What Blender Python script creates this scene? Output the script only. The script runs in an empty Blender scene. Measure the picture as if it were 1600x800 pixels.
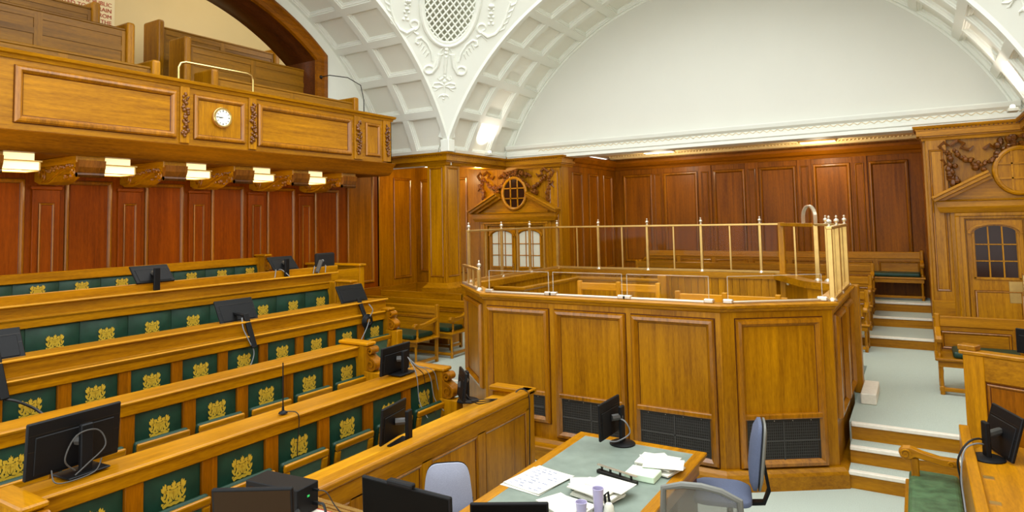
import bpy, bmesh, math, random
from mathutils import Vector, Matrix
rnd = random.Random(7)
scene = bpy.context.scene
COL = scene.collection
PI = math.pi

# ------------------------------------------------------------------ camera
def setup_camera():
    f, px, py = 1021.6, 800.0, 279.4
    yaw, pit, rol = math.radians(31.673), math.radians(3.559), math.radians(-1.2246)
    fw = Vector((-math.sin(yaw)*math.cos(pit), math.cos(yaw)*math.cos(pit), math.sin(pit)))
    rt = Vector((math.cos(yaw), math.sin(yaw), 0)); up = rt.cross(fw)
    c, s = math.cos(rol), math.sin(rol)
    r2 = c*rt + s*up; u2 = -s*rt + c*up
    cam = bpy.data.cameras.new('camera'); o = bpy.data.objects.new('camera', cam); COL.objects.link(o)
    cam.sensor_width = 36; cam.sensor_fit = 'HORIZONTAL'; cam.lens = f*36/1600
    cam.shift_x = (800-px)/1600; cam.shift_y = -(400-py)/1600
    cam.clip_start = .05; cam.clip_end = 100
    m = Matrix((r2, u2, -fw)).transposed().to_4x4(); m.translation = Vector((0, 0, 2.7))
    o.matrix_world = m
    scene.camera = o
setup_camera()

# ------------------------------------------------------------------ light
def new_light(name, kind, loc, power, color, size=1, size_y=None, rot=(0,0,0), spot=None):
    l = bpy.data.lights.new(name, kind); l.energy = power; l.color = color
    if kind == 'AREA':
        l.size = size
        if size_y: l.shape = 'RECTANGLE'; l.size_y = size_y
    else:
        l.shadow_soft_size = size
        if kind == 'SPOT': l.spot_size = spot; l.spot_blend = .6
    o = bpy.data.objects.new(name, l); COL.objects.link(o); o.location = loc; o.rotation_euler = rot
    return o
world = bpy.data.worlds.new('world'); scene.world = world; world.use_nodes = True
wb = world.node_tree.nodes['Background']
wb.inputs[0].default_value = (.94, .985, 1.0, 1); wb.inputs[1].default_value = 1.55
# daylight through the glazed dome over the crossing
new_light('dome_daylight', 'AREA', (-3.18, 5.57, 8.6), 260, (.96, .985, 1.0), 7.4, 7.4)
scene.view_settings.view_transform = 'Standard'
scene.view_settings.look = 'None'
scene.view_settings.exposure = 0.78
scene.view_settings.gamma = 1.0
scene.view_settings.use_curve_mapping = False

# ------------------------------------------------------------------ materials
def lin(c):
    return tuple((x/255/12.92 if x/255 <= .04045 else ((x/255+.055)/1.055)**2.4) for x in c) + (1,)
M = {}
def nmat(name):
    m = bpy.data.materials.new(name); m.use_nodes = True; M[name] = m
    nt = m.node_tree; return m, nt, nt.nodes['Principled BSDF']
def wood(name, dark, light, axis, rough=.34, fleck=.35, coat=.06, spec=.24):
    m, nt, b = nmat(name); N = nt.nodes; L = nt.links
    tc = N.new('ShaderNodeTexCoord'); mp = N.new('ShaderNodeMapping'); L.new(tc.outputs['Object'], mp.inputs[0])
    oi = N.new('ShaderNodeObjectInfo')
    off = N.new('ShaderNodeVectorMath'); off.operation = 'SCALE'; off.inputs[0].default_value = (3.1, 5.7, 4.3)
    L.new(oi.outputs['Random'], off.inputs['Scale'])
    L.new(off.outputs[0], mp.inputs['Location'])
    sc = [26, 26, 26]; sc['xyz'.index(axis)] = 1.1; mp.inputs['Scale'].default_value = sc
    n1 = N.new('ShaderNodeTexNoise'); n1.inputs['Scale'].default_value = 1.0; n1.inputs['Detail'].default_value = 4
    n1.inputs['Distortion'].default_value = .35; L.new(mp.outputs[0], n1.inputs[0])
    mp2 = N.new('ShaderNodeMapping'); L.new(tc.outputs['Object'], mp2.inputs[0]); L.new(off.outputs[0], mp2.inputs['Location'])
    s2 = [3.2, 3.2, 3.2]; s2['xyz'.index(axis)] = .55; mp2.inputs['Scale'].default_value = s2
    n2 = N.new('ShaderNodeTexNoise'); n2.inputs['Scale'].default_value = 1.0; n2.inputs['Detail'].default_value = 3; L.new(mp2.outputs[0], n2.inputs[0])
    mp3 = N.new('ShaderNodeMapping'); L.new(tc.outputs['Object'], mp3.inputs[0])
    s3 = [95, 95, 95]; s3['xyz'.index(axis)] = 14; mp3.inputs['Scale'].default_value = s3
    n3 = N.new('ShaderNodeTexNoise'); n3.inputs['Scale'].default_value = 1.0; n3.inputs['Detail'].default_value = 2; L.new(mp3.outputs[0], n3.inputs[0])
    a = N.new('ShaderNodeMath'); a.operation = 'MULTIPLY_ADD'; a.inputs[1].default_value = .55; L.new(n1.outputs[0], a.inputs[0])
    b2 = N.new('ShaderNodeMath'); b2.operation = 'MULTIPLY'; b2.inputs[1].default_value = .5; L.new(n2.outputs[0], b2.inputs[0])
    L.new(b2.outputs[0], a.inputs[2])
    a2 = N.new('ShaderNodeMath'); a2.operation = 'MULTIPLY_ADD'; a2.inputs[1].default_value = fleck; L.new(n3.outputs[0], a2.inputs[0]); L.new(a.outputs[0], a2.inputs[2])
    r = N.new('ShaderNodeValToRGB'); L.new(a2.outputs[0], r.inputs[0])
    r.color_ramp.elements[0].position = .47; r.color_ramp.elements[0].color = lin(dark)
    r.color_ramp.elements[1].position = .93; r.color_ramp.elements[1].color = lin(light)
    hv = N.new('ShaderNodeHueSaturation'); L.new(r.outputs[0], hv.inputs['Color'])
    mr = N.new('ShaderNodeMapRange'); mr.inputs[3].default_value = .9; mr.inputs[4].default_value = 1.1
    L.new(oi.outputs['Random'], mr.inputs[0]); L.new(mr.outputs[0], hv.inputs['Value'])
    L.new(hv.outputs[0], b.inputs['Base Color'])
    b.inputs['Roughness'].default_value = rough
    b.inputs['Specular IOR Level'].default_value = spec
    b.inputs['Coat Weight'].default_value = coat; b.inputs['Coat Roughness'].default_value = .16
    bp = N.new('ShaderNodeBump'); bp.inputs['Strength'].default_value = .08; bp.inputs['Distance'].default_value = .004
    L.new(a2.outputs[0], bp.inputs['Height']); L.new(bp.outputs[0], b.inputs['Normal'])
    return m
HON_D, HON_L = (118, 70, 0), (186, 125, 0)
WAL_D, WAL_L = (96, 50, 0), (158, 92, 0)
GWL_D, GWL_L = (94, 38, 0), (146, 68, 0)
PAL_D, PAL_L = (158, 102, 4), (214, 150, 16)
GAL_D, GAL_L = (100, 62, 0), (158, 106, 8)
for ax in 'xyz':
    wood('oak_'+ax, HON_D, HON_L, ax)
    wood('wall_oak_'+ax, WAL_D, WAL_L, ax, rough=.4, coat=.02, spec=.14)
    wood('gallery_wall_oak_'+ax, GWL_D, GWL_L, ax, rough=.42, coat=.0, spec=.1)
    wood('pale_oak_'+ax, PAL_D, PAL_L, ax, rough=.4)
    wood('worn_oak_'+ax, GAL_D, GAL_L, ax, rough=.45, coat=.1)
wood('moulding_oak', (98, 54, 0), (166, 102, 2), 'z', rough=.3, coat=.2)
wood('polished_oak', (104, 60, 0), (176, 112, 4), 'z', rough=.3, coat=.8)
wood('carved_oak', (66, 32, 2), (132, 76, 16), 'z', rough=.3, coat=.3)
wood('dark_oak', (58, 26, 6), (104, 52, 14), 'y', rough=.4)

def plain(name, col, rough=.5, metal=0, noise=0, nscale=40, bump=0, spec=None, coat=0):
    m, nt, b = nmat(name); N = nt.nodes; L = nt.links
    b.inputs['Roughness'].default_value = rough; b.inputs['Metallic'].default_value = metal
    b.inputs['Coat Weight'].default_value = coat
    if spec is not None: b.inputs['Specular IOR Level'].default_value = spec
    c = lin(col); b.inputs['Base Color'].default_value = c
    if noise or bump:
        tc = N.new('ShaderNodeTexCoord'); n = N.new('ShaderNodeTexNoise'); n.inputs['Scale'].default_value = nscale; n.inputs['Detail'].default_value = 4
        L.new(tc.outputs['Object'], n.inputs[0])
        r = N.new('ShaderNodeValToRGB'); L.new(n.outputs[0], r.inputs[0])
        r.color_ramp.elements[0].position = .3; r.color_ramp.elements[1].position = .7
        r.color_ramp.elements[0].color = tuple(x*(1-noise) for x in c[:3])+(1,)
        r.color_ramp.elements[1].color = tuple(min(1, x*(1+noise)) for x in c[:3])+(1,)
        L.new(r.outputs[0], b.inputs['Base Color'])
        if bump:
            bp = N.new('ShaderNodeBump'); bp.inputs['Strength'].default_value = bump; bp.inputs['Distance'].default_value = .01
            L.new(n.outputs[0], bp.inputs['Height']); L.new(bp.outputs[0], b.inputs['Normal'])
    return m
plain('carpet', (176, 185, 172), .95, noise=.16, nscale=160, bump=.3, spec=.1)
plain('plaster', (224, 226, 214), .6, noise=.015, nscale=3)
plain('lunette_plaster', (210, 209, 197), .7, noise=.01, nscale=1.5)
plain('coffer_plaster', (226, 226, 212), .7, noise=.01, nscale=3)
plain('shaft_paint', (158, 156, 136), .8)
plain('cream_paint', (222, 196, 140), .8, noise=.02, nscale=2)
plain('ceiling_cream', (228, 202, 142), .7)
plain('gilt_band', (206, 186, 140), .6, noise=.25, nscale=30)
plain('green_leather', (20, 52, 36), .42, noise=.22, nscale=9, bump=.06, spec=.35)
plain('worn_green_leather', (66, 94, 62), .45, noise=.35, nscale=14, bump=.25, spec=.4)
plain('seat_underside', (62, 90, 70), .6, noise=.1, nscale=20)
plain('desk_leather', (118, 130, 118), .55, noise=.14, nscale=7)
plain('gold_leaf', (206, 168, 48), .42, metal=.25, noise=.2, nscale=60)
plain('brass', (196, 160, 92), .3, metal=.75, noise=.08, nscale=12)
plain('bright_brass', (222, 190, 120), .2, metal=.9)
plain('silvered', (214, 200, 178), .28, metal=.75)
plain('black_plastic', (13, 13, 14), .5, noise=.1, nscale=60, spec=.2)
plain('grey_plastic', (60, 58, 54), .5)
plain('black_screen', (10, 9, 7), .45, spec=.06)
plain('glossy_screen', (46, 30, 14), .12, spec=.12)  # brown reflection of the room painted into the base colour
plain('dark_void', (20, 16, 12), .9)
plain('vent_metal', (44, 40, 34), .5, metal=.3)
plain('nosing', (226, 218, 200), .6, noise=.06, nscale=25)
plain('paper', (212, 210, 194), .8)
plain('paper_green', (206, 226, 196), .8)
plain('ink_blue', (120, 130, 180), .8)
plain('red_print', (176, 62, 36), .8)
plain('sign_board', (236, 216, 166), .7)
plain('blue_fabric', (84, 92, 114), .9, noise=.22, nscale=220, bump=.15)
plain('pale_blue_fabric', (146, 150, 166), .85, noise=.12, nscale=220, bump=.1)
plain('chair_shell', (108, 108, 100), .5)
plain('cable_grey', (118, 120, 120), .5)
plain('cable_black', (18, 18, 18), .5)
plain('clock_face', (240, 236, 220), .5)
plain('metal_dark', (40, 36, 32), .35, metal=.6)
plain('lilac_cup', (176, 168, 198), .3)
plain('hand_gel', (60, 140, 190), .3)
plain('box_white', (228, 218, 200), .7)
plain('frosted_pane', (206, 208, 196), .35)
plain('dark_pane', (44, 24, 12), .15, spec=.2)
plain('lit_led', (60, 220, 110), .4)
def glass(name, alpha, tint=(1,1,1), rough=.02):
    m, nt, b = nmat(name); N = nt.nodes; L = nt.links
    t = N.new('ShaderNodeBsdfTransparent'); t.inputs[0].default_value = (*tint, 1)
    g = N.new('ShaderNodeBsdfGlossy'); g.inputs['Roughness'].default_value = rough
    fr = N.new('ShaderNodeLayerWeight'); fr.inputs[0].default_value = .5
    pw_ = N.new('ShaderNodeMath'); pw_.operation = 'POWER'; pw_.inputs[1].default_value = 4; L.new(fr.outputs['Facing'], pw_.inputs[0])
    mx = N.new('ShaderNodeMath'); mx.operation = 'MULTIPLY_ADD'; mx.inputs[1].default_value = .1; mx.inputs[2].default_value = .005+alpha; L.new(pw_.outputs[0], mx.inputs[0])
    mix = N.new('ShaderNodeMixShader'); L.new(mx.outputs[0], mix.inputs[0]); L.new(t.outputs[0], mix.inputs[1]); L.new(g.outputs[0], mix.inputs[2])
    L.new(mix.outputs[0], N['Material Output'].inputs[0]); return m
glass('clear_glass', .0, (.97, .96, .92)); glass('acrylic', .0, (.98, .98, .97))
def edge_glass(name, col, a):
    m, nt, b = nmat(name); b.inputs['Base Color'].default_value = lin(col); b.inputs['Roughness'].default_value = .3; b.inputs['Alpha'].default_value = a
edge_glass('acrylic_edge', (214, 208, 196), .4)
edge_glass('mesh_fabric', (130, 128, 116), .45)
def emit(name, col, s):
    m, nt, b = nmat(name); b.inputs['Base Color'].default_value = lin(col)
    b.inputs['Emission Color'].default_value = lin(col); b.inputs['Emission Strength'].default_value = s
emit('lamp_glass', (255, 228, 165), .72)
emit('recess_lamp', (255, 236, 196), 1.6)
emit('bulb', (255, 238, 220), 12)

# ------------------------------------------------------------------ mesh helpers
ORG = {}
class MB:
    def __init__(s): s.v = []; s.f = []
    def add(s, vs, fs):
        n = len(s.v); s.v += [tuple(p) for p in vs]; s.f += [tuple(i+n for i in f) for f in fs]; return s
    def hexa(s, p):
        return s.add(p, [(0,1,2,3),(7,6,5,4),(0,4,5,1),(1,5,6,2),(2,6,7,3),(3,7,4,0)])
    def box(s, x0, x1, y0, y1, z0, z1):
        return s.hexa([(x0,y0,z0),(x0,y1,z0),(x1,y1,z0),(x1,y0,z0),(x0,y0,z1),(x0,y1,z1),(x1,y1,z1),(x1,y0,z1)])
    def obox(s, c, u, v, w):
        c, u, v, w = map(Vector, (c, u, v, w))
        return s.hexa([c-u-v-w, c-u+v-w, c+u+v-w, c+u-v-w, c-u-v+w, c-u+v+w, c+u+v+w, c+u-v+w])
    def bar(s, a, b, w, h, up=(0,0,1)):
        a, b = Vector(a), Vector(b); d = (b-a); u = Vector(up); sd = d.cross(u).normalized(); u2 = sd.cross(d).normalized()
        return s.obox((a+b)/2, d/2, sd*w/2, u2*h/2)
    def prism(s, poly, axis, a, b):
        n = len(poly)
        def m(p, t): return {'x': (t, p[0], p[1]), 'y': (p[0], t, p[1]), 'z': (p[0], p[1], t)}[axis]
        vs = [m(p, a) for p in poly]+[m(p, b) for p in poly]
        return s.add(vs, [tuple(range(n)), tuple(range(2*n-1, n-1, -1))]+[(i, (i+1) % n, (i+1) % n+n, i+n) for i in range(n)])
    def oprism(s, poly, o, u, v, w):
        o, u, v, w = map(Vector, (o, u, v, w)); n = len(poly)
        vs = [o+u*p[0]+v*p[1] for p in poly]+[o+u*p[0]+v*p[1]+w for p in poly]
        return s.add(vs, [tuple(range(n)), tuple(range(2*n-1, n-1, -1))]+[(i, (i+1) % n, (i+1) % n+n, i+n) for i in range(n)])
    def tube(s, pts, r, n=8, closed=False):
        pts = [Vector(p) for p in pts]; k = len(pts); rs = r if isinstance(r, (list, tuple)) else [r]*k
        prev = None; vs = []
        for i, p in enumerate(pts):
            if closed: t = pts[(i+1) % k]-pts[i-1]
            else: t = pts[min(i+1, k-1)]-pts[max(i-1, 0)]
            t = t.normalized() if t.length > 1e-9 else Vector((0,0,1))
            if prev is None:
                a = Vector((0,0,1)) if abs(t.z) < .9 else Vector((1,0,0)); u = t.cross(a).normalized()
            else: u = (prev-t*prev.dot(t)); u = u.normalized() if u.length > 1e-6 else prev
            prev = u; w = t.cross(u)
            for j in range(n):
                an = 2*PI*j/n; vs.append(p+(u*math.cos(an)+w*math.sin(an))*rs[i])
        fs = []
        for i in range(k if closed else k-1):
            i2 = (i+1) % k
            for j in range(n): fs.append((i*n+j, i*n+(j+1) % n, i2*n+(j+1) % n, i2*n+j))
        if not closed: fs += [tuple(range(n-1, -1, -1)), tuple(range((k-1)*n, k*n))]
        return s.add(vs, fs)
    def ribbon(s, pts, half, wid, thick):
        # flat strap following pts; 'half' = width direction vector
        pts = [Vector(p) for p in pts]; k = len(pts); h = Vector(half).normalized()*wid/2; vs = []
        for i, p in enumerate(pts):
            t = (pts[min(i+1, k-1)]-pts[max(i-1, 0)]).normalized(); nn = t.cross(h).normalized()*thick/2
            vs += [p-h-nn, p+h-nn, p+h+nn, p-h+nn]
        fs = []
        for i in range(k-1):
            for j in range(4): fs.append((i*4+j, i*4+(j+1) % 4, (i+1)*4+(j+1) % 4, (i+1)*4+j))
        fs += [(3,2,1,0), tuple((k-1)*4+j for j in range(4))]
        return s.add(vs, fs)
    def lathe(s, prof, c=(0,0,0), n=14, sx=1, sy=1):
        c = Vector(c); vs = []; k = len(prof)
        for r, z in prof:
            for j in range(n):
                a = 2*PI*j/n; vs.append((c.x+r*sx*math.cos(a), c.y+r*sy*math.sin(a), c.z+z))
        fs = [(i*n+j, i*n+(j+1) % n, (i+1)*n+(j+1) % n, (i+1)*n+j) for i in range(k-1) for j in range(n)]
        fs += [tuple(range(n-1, -1, -1)), tuple(range((k-1)*n, k*n))]
        return s.add(vs, fs)
    def ball(s, c, r, n=6, m=4, sx=1, sy=1, sz=1):
        prof = [(max(1e-4, r*math.sin(PI*i/m)), -r*math.cos(PI*i/m)*sz) for i in range(m+1)]
        return s.lathe(prof, c, n, sx, sy)
    def mould(s, c4, nrm, prof):
        # closed mitred moulding round a rectangle, prof = [(inset, height)]
        c4 = [Vector(p) for p in c4]; nrm = Vector(nrm); u = (c4[1]-c4[0]).normalized(); v = (c4[3]-c4[0]).normalized()
        sg = [(1,1),(-1,1),(-1,-1),(1,-1)]; vs = []; k = len(prof)
        for i in range(4):
            for ins, h in prof: vs.append(c4[i]+u*sg[i][0]*ins+v*sg[i][1]*ins+nrm*h)
        fs = [(i*k+j, ((i+1) % 4)*k+j, ((i+1) % 4)*k+j+1, i*k+j+1) for i in range(4) for j in range(k-1)]
        return s.add(vs, fs)
    def field(s, c4, nrm, ins, h):
        c4 = [Vector(p) for p in c4]; nrm = Vector(nrm); u = (c4[1]-c4[0]).normalized(); v = (c4[3]-c4[0]).normalized()
        sg = [(1,1),(-1,1),(-1,-1),(1,-1)]
        return s.add([c4[i]+u*sg[i][0]*ins+v*sg[i][1]*ins+nrm*h for i in range(4)], [(0,1,2,3)])
    def run(s, path, prof, closed=False):
        # moulding swept along a plan polyline (x,y), prof=[(out,z)], out = right of travel
        P2 = [Vector((p[0], p[1])) for p in path]; k = len(P2); vs = []; m = len(prof)
        for i in range(k):
            def nr(a, b): d = (b-a).normalized(); return Vector((d.y, -d.x))
            ns = []
            if closed or i > 0: ns.append(nr(P2[i-1], P2[i]))
            if closed or i < k-1: ns.append(nr(P2[i], P2[(i+1) % k]))
            if len(ns) == 2:
                b = (ns[0]+ns[1]); b = b/(1+ns[0].dot(ns[1]))
            else: b = ns[0]
            for o, z in prof: vs.append((P2[i].x+b.x*o, P2[i].y+b.y*o, z))
        fs = [(i*m+j, ((i+1) % k)*m+j, ((i+1) % k)*m+(j+1) % m, i*m+(j+1) % m) for i in range(k if closed else k-1) for j in range(m)]
        if not closed: fs += [tuple(range(m)), tuple(range((k-1)*m+m-1, (k-1)*m-1, -1))]
        return s.add(vs, fs)
    def build(s, name, mat, parent=None, bevel=0, smooth=False, ang=35, seg=1):
        me = bpy.data.meshes.new(name)
        o = bpy.data.objects.new(name, me)
        org = ORG.get(parent.name, Vector((0,0,0))) if parent else Vector((0,0,0))
        vs = [(p[0]-org.x, p[1]-org.y, p[2]-org.z) for p in s.v]
        me.from_pydata(vs, [], s.f)
        bm = bmesh.new(); bm.from_mesh(me); bmesh.ops.recalc_face_normals(bm, faces=bm.faces); bm.to_mesh(me); bm.free()
        if smooth:
            me.polygons.foreach_set('use_smooth', [True]*len(me.polygons)); me.set_sharp_from_angle(angle=math.radians(ang))
        me.materials.append(M[mat]); COL.objects.link(o)
        if parent: o.parent = parent
        ORG[o.name] = org
        if bevel:
            bv = o.modifiers.new('edge', 'BEVEL'); bv.width = bevel; bv.segments = seg; bv.limit_method = 'ANGLE'; bv.angle_limit = math.radians(40)
        return o
def tag(o, label, cat, group=None):
    o['label'] = label; o['category'] = cat
    if group: o['group'] = group
    return o
def struct(o, label=None):
    o['kind'] = 'structure'
    if label: o['label'] = label
    return o
def thing(name, label, cat, loc=(0,0,0), rotz=0, group=None):
    o = bpy.data.objects.new(name, None); o.empty_display_size = .1; COL.objects.link(o)
    o.location = loc; o.rotation_euler = (0, 0, rotz); ORG[o.name] = Vector(loc)
    return tag(o, label, cat, group)
def local_thing(name, label, cat, group=None):
    o = thing(name, label, cat, (0,0,0), 0, group); return o
def copy_tree(o, parent=None):
    c = o.copy(); COL.objects.link(c)
    if parent is not None: c.parent = parent
    for ch in list(o.children): copy_tree(ch, c)
    return c
def place(o, loc, rotz, label=None, group=None):
    o.location = loc; o.rotation_euler = (0, 0, rotz)
    if label: o['label'] = label
    if group: o['group'] = group
    return o
def share(src, name, parent, loc=(0,0,0), rot=None, scale=None):
    o = bpy.data.objects.new(name, src.data); COL.objects.link(o); o.parent = parent
    org = ORG.get(parent.name, Vector((0,0,0))); o.location = Vector(loc)-org; ORG[o.name] = org
    if rot: o.rotation_euler = rot
    if scale: o.scale = scale
    return o
def spiral(c, r0, r1, a0, turns, n, plane='yz', x=0):
    out = []
    for i in range(n+1):
        t = i/n; a = a0+2*PI*turns*t; r = r0+(r1-r0)*t
        out.append((c[0]+r*math.cos(a), c[1]+r*math.sin(a)))
    return out
# bolection profile for panels (inset, height above face)
BOL = [(0,0),(0,.018),(.012,.03),(.03,.032),(.042,.022),(.05,.01),(.056,.004)]
THIN = [(0,0),(0,.010),(.008,.015),(.02,.009),(.026,.003)]
def panel(parent, o, u, w, h, n, mat, prof=BOL, zoff=0, name='panel', scale=1.0):
    """raised panel with mitred moulding; o=lower-left corner, u=direction, v=+z, n=normal"""
    o, u, n = Vector(o), Vector(u).normalized(), Vector(n).normalized(); v = Vector((0,0,1))
    c4 = [o, o+u*w, o+u*w+v*h, o+v*h]; mb = MB(); pr = [(-.008, .0015)]+[(a*scale, b*scale) for a, b in prof]
    mb.mould(c4, n, pr); mb.field(c4, n, pr[-1][0], pr[-1][1]+zoff)
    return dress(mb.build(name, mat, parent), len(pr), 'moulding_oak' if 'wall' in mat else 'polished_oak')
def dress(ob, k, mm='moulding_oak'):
    # slot 1 = polished moulding, slot 2 = flat dark strips painting shadow gaps along its edges
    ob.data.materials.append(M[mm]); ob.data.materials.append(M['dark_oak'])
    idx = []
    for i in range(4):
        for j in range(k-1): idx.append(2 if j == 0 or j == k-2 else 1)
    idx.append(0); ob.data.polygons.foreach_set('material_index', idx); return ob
# ================================================================== SETTING
CX, CY, CZ, RA, HS = -3.15, 5.57, 2.28, 4.92, 4.55      # crossing centre, arch centre height, arch radius, half span
XL, YF, YB = -9.4, 12.3, 15.1

# ---- floors
fl = struct(MB().box(-10.4, 5, -2, 12.4, -.12, 0).build('floor', 'carpet'), 'grey green carpet of the sunken well around the table')
def step_run(parent, steps, mat_riser):
    for (x0, x1, y, z, d, zb) in steps:
        st = MB().box(x0, x1, y, y+d, zb, z-.001).build('step', mat_riser, parent)
        MB().box(x0, x1, y+.03, y+d, z-.012, z).build('tread', 'carpet', st)
        MB().box(x0, x1, y-.02, y+.045, z-.035, z+.004).build('nosing', 'nosing', st, bevel=.006)
pr = struct(MB().box(-.72, 5, 7.84, 12.4, 0, .499).build('floor_platform', 'carpet'), 'raised grey carpeted gangway beside the dock')
step_run(pr, [(-.70, 5, 7.33, .165, .24, 0), (-.70, 5, 7.57, .33, .25, 0), (-.70, 5, 7.81, .5, .1, 0)], 'oak_x')
pb = struct(MB().box(-6.4, -.72, 10.75, 12.4, 0, .499).build('floor_platform', 'carpet'), 'carpeted platform behind the dock')
pt = struct(MB().box(-6.36, .14, 12.33, 15.3, .2, .49).build('floor_platform', 'carpet'), 'stepped carpeted floor of the far recess')
step_run(pt, [(-6.35, .13, 12.33, .67, 1.11, .45), (-6.35, .13, 13.42, .84, .8, .45), (-6.35, .13, 14.2, 1.01, .95, .45)], 'oak_x')
pl = struct(MB().box(-10.4, -5.75, 7.75, 12.3, 0, .335).build('floor_platform', 'carpet'), 'low carpeted platform left of the dock')
step_run(pl, [(-8.2, -5.75, 7.6, .17, .4, 0), (-8.2, -5.75, 7.9, .34, .1, 0)], 'oak_x')
tiers = struct(MB().box(-4.6, -3.75, .5, 5.4, 0, .12).box(-5.65, -4.6, .5, 5.4, 0, .26).box(-6.7, -5.65, .5, 6.9, 0, .4).box(-8.0, -6.7, .5, 6.9, 0, .74)
    .box(-9.4, -8.0, .5, 8.1, 0, 1.1).build('floor_platform', 'carpet'), 'carpeted tiers under the green leather benches')

# ---- left wall under the gallery
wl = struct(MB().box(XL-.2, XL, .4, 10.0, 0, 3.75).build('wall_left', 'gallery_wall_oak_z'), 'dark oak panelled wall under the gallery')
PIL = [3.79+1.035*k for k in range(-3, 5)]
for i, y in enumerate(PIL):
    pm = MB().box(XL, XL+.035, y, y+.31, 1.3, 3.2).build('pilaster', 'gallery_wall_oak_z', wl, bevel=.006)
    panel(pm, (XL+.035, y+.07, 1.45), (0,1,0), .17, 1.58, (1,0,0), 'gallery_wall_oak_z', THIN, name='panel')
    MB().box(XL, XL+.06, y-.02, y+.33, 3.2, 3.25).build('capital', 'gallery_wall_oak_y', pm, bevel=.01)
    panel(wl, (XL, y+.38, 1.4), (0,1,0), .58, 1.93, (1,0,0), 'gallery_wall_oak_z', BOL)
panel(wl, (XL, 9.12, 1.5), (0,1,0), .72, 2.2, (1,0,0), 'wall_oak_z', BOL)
MB().box(XL, XL+.04, 8.15, 10.0, 1.1, 1.40).build('skirting', 'wall_oak_y', wl, bevel=.008)
# ---- aisle walls behind the pier
wa = struct(MB().box(-10.6, -10.4, 9.9, 12.5, .3, 4.1).build('wall_aisle', 'oak_z'), 'oak wall of the aisle behind the square pier')
MB().box(XL-.2, XL, 9.96, 10.02, .3, 4.0).build('return', 'oak_z', wa)
MB().box(-10.4, -10.385, 10.1, 11.42, .3, 4.0).build('pilaster', 'oak_z', wa)
panel(wa, (-10.4, 11.55, 1.38), (0,1,0), .62, 2.35, (1,0,0), 'oak_z', BOL)
MB().box(-10.4, -10.36, 10.0, 12.3, .3, 1.24).build('skirting', 'oak_y', wa, bevel=.008)
wf = struct(MB().box(-10.5, -8.42, YF+.06, YF+.3, .3, 4.1).box(-8.42, -6.35, YF, YF+.3, .3, 4.1).build('wall_far', 'oak_z'), 'oak wall with the frosted glass double door at left')
panel(wf, (-10.25, YF+.06, 1.5), (1,0,0), .62, 2.2, (0,-1,0), 'oak_z', BOL)
panel(wf, (-9.3, YF+.06, 1.5), (1,0,0), .45, 2.2, (0,-1,0), 'oak_z', BOL)
MB().box(-10.5, -8.42, YF+.02, YF+.06, .3, 1.24).build('skirting', 'oak_x', wf, bevel=.008)
MB().box(-6.68, -6.36, YF-.05, YF, .5, 3.78).build('pilaster', 'oak_z', wf, bevel=.008)
panel(wf, (-6.62, YF-.05, 1.5), (1,0,0), .2, 2.2, (0,-1,0), 'oak_z', THIN)
# ---- far right wall with door
wr = struct(MB().box(.13, 5, YF, YF+.3, .45, 4.1).build('wall_far', 'oak_z'), 'oak wall with the dark glazed door at right')
pp = MB().box(.16, .44, YF-.06, YF, .5, 3.84).build('pilaster', 'oak_z', wr, bevel=.008)
panel(pp, (.21, YF-.06, 1.45), (1,0,0), .18, 2.2, (0,-1,0), 'oak_z', THIN)
MB().box(.13, .47, YF-.1, YF, .5, 1.02).build('plinth', 'oak_x', wr, bevel=.012)
MB().box(.12, .50, YF-.13, YF, 1.02, 1.06).build('plinth_cap', 'oak_x', wr, bevel=.01)
MB().box(.14, .46, YF-.085, YF, 1.06, 1.3).build('pilaster_base', 'oak_x', wr, bevel=.012)
MB().box(.13, .47, YF-.1, YF, 3.84, 3.9).build('capital', 'oak_x', wr, bevel=.012)
# ---- recess: side walls, back wall, ceiling
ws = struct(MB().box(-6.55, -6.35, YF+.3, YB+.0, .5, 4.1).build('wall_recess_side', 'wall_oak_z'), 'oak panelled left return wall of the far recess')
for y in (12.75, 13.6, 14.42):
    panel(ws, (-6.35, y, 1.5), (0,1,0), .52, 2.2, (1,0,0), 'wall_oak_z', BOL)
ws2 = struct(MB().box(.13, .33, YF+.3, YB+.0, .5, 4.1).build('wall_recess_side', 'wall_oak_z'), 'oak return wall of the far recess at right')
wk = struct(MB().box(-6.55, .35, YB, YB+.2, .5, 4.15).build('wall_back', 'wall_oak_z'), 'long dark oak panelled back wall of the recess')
PX = [(-6.1, -5.36), (-5.08, -4.28), (-3.92, -3.22), (-2.92, -2.17), (-1.83, -1.13), (-.79, -.1)]
for i, (a, b) in enumerate(PX):
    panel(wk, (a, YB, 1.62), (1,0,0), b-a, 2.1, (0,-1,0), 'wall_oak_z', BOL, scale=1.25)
    if i < 5:
        c = PX[i+1][0]; md = (b+c)/2
        pm = MB().box(md-.14, md+.14, YB-.03, YB, 1.0, 3.86).build('pilaster', 'wall_oak_z', wk, bevel=.006)
        panel(pm, (md-.08, YB-.03, 1.6), (1,0,0), .16, 2.1, (0,-1,0), 'wall_oak_z', THIN)
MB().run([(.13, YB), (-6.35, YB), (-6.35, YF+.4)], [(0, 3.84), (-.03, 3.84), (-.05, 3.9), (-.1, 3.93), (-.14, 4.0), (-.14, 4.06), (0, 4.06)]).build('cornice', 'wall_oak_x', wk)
cr = struct(MB().box(-6.55, .33, YF+.3, YB+.2, 4.16, 4.3).build('ceiling', 'ceiling_cream'), 'low cream ceiling over the far recess')
MB().box(-6.3, .1, 14.0, 14.3, 4.13, 4.16).build('ceiling_band', 'ceiling_cream', cr, bevel=.01)
MB().box(-6.3, .1, 14.75, 14.95, 4.10, 4.16).build('ceiling_band', 'ceiling_cream', cr, bevel=.01)
eg = MB()
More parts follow.
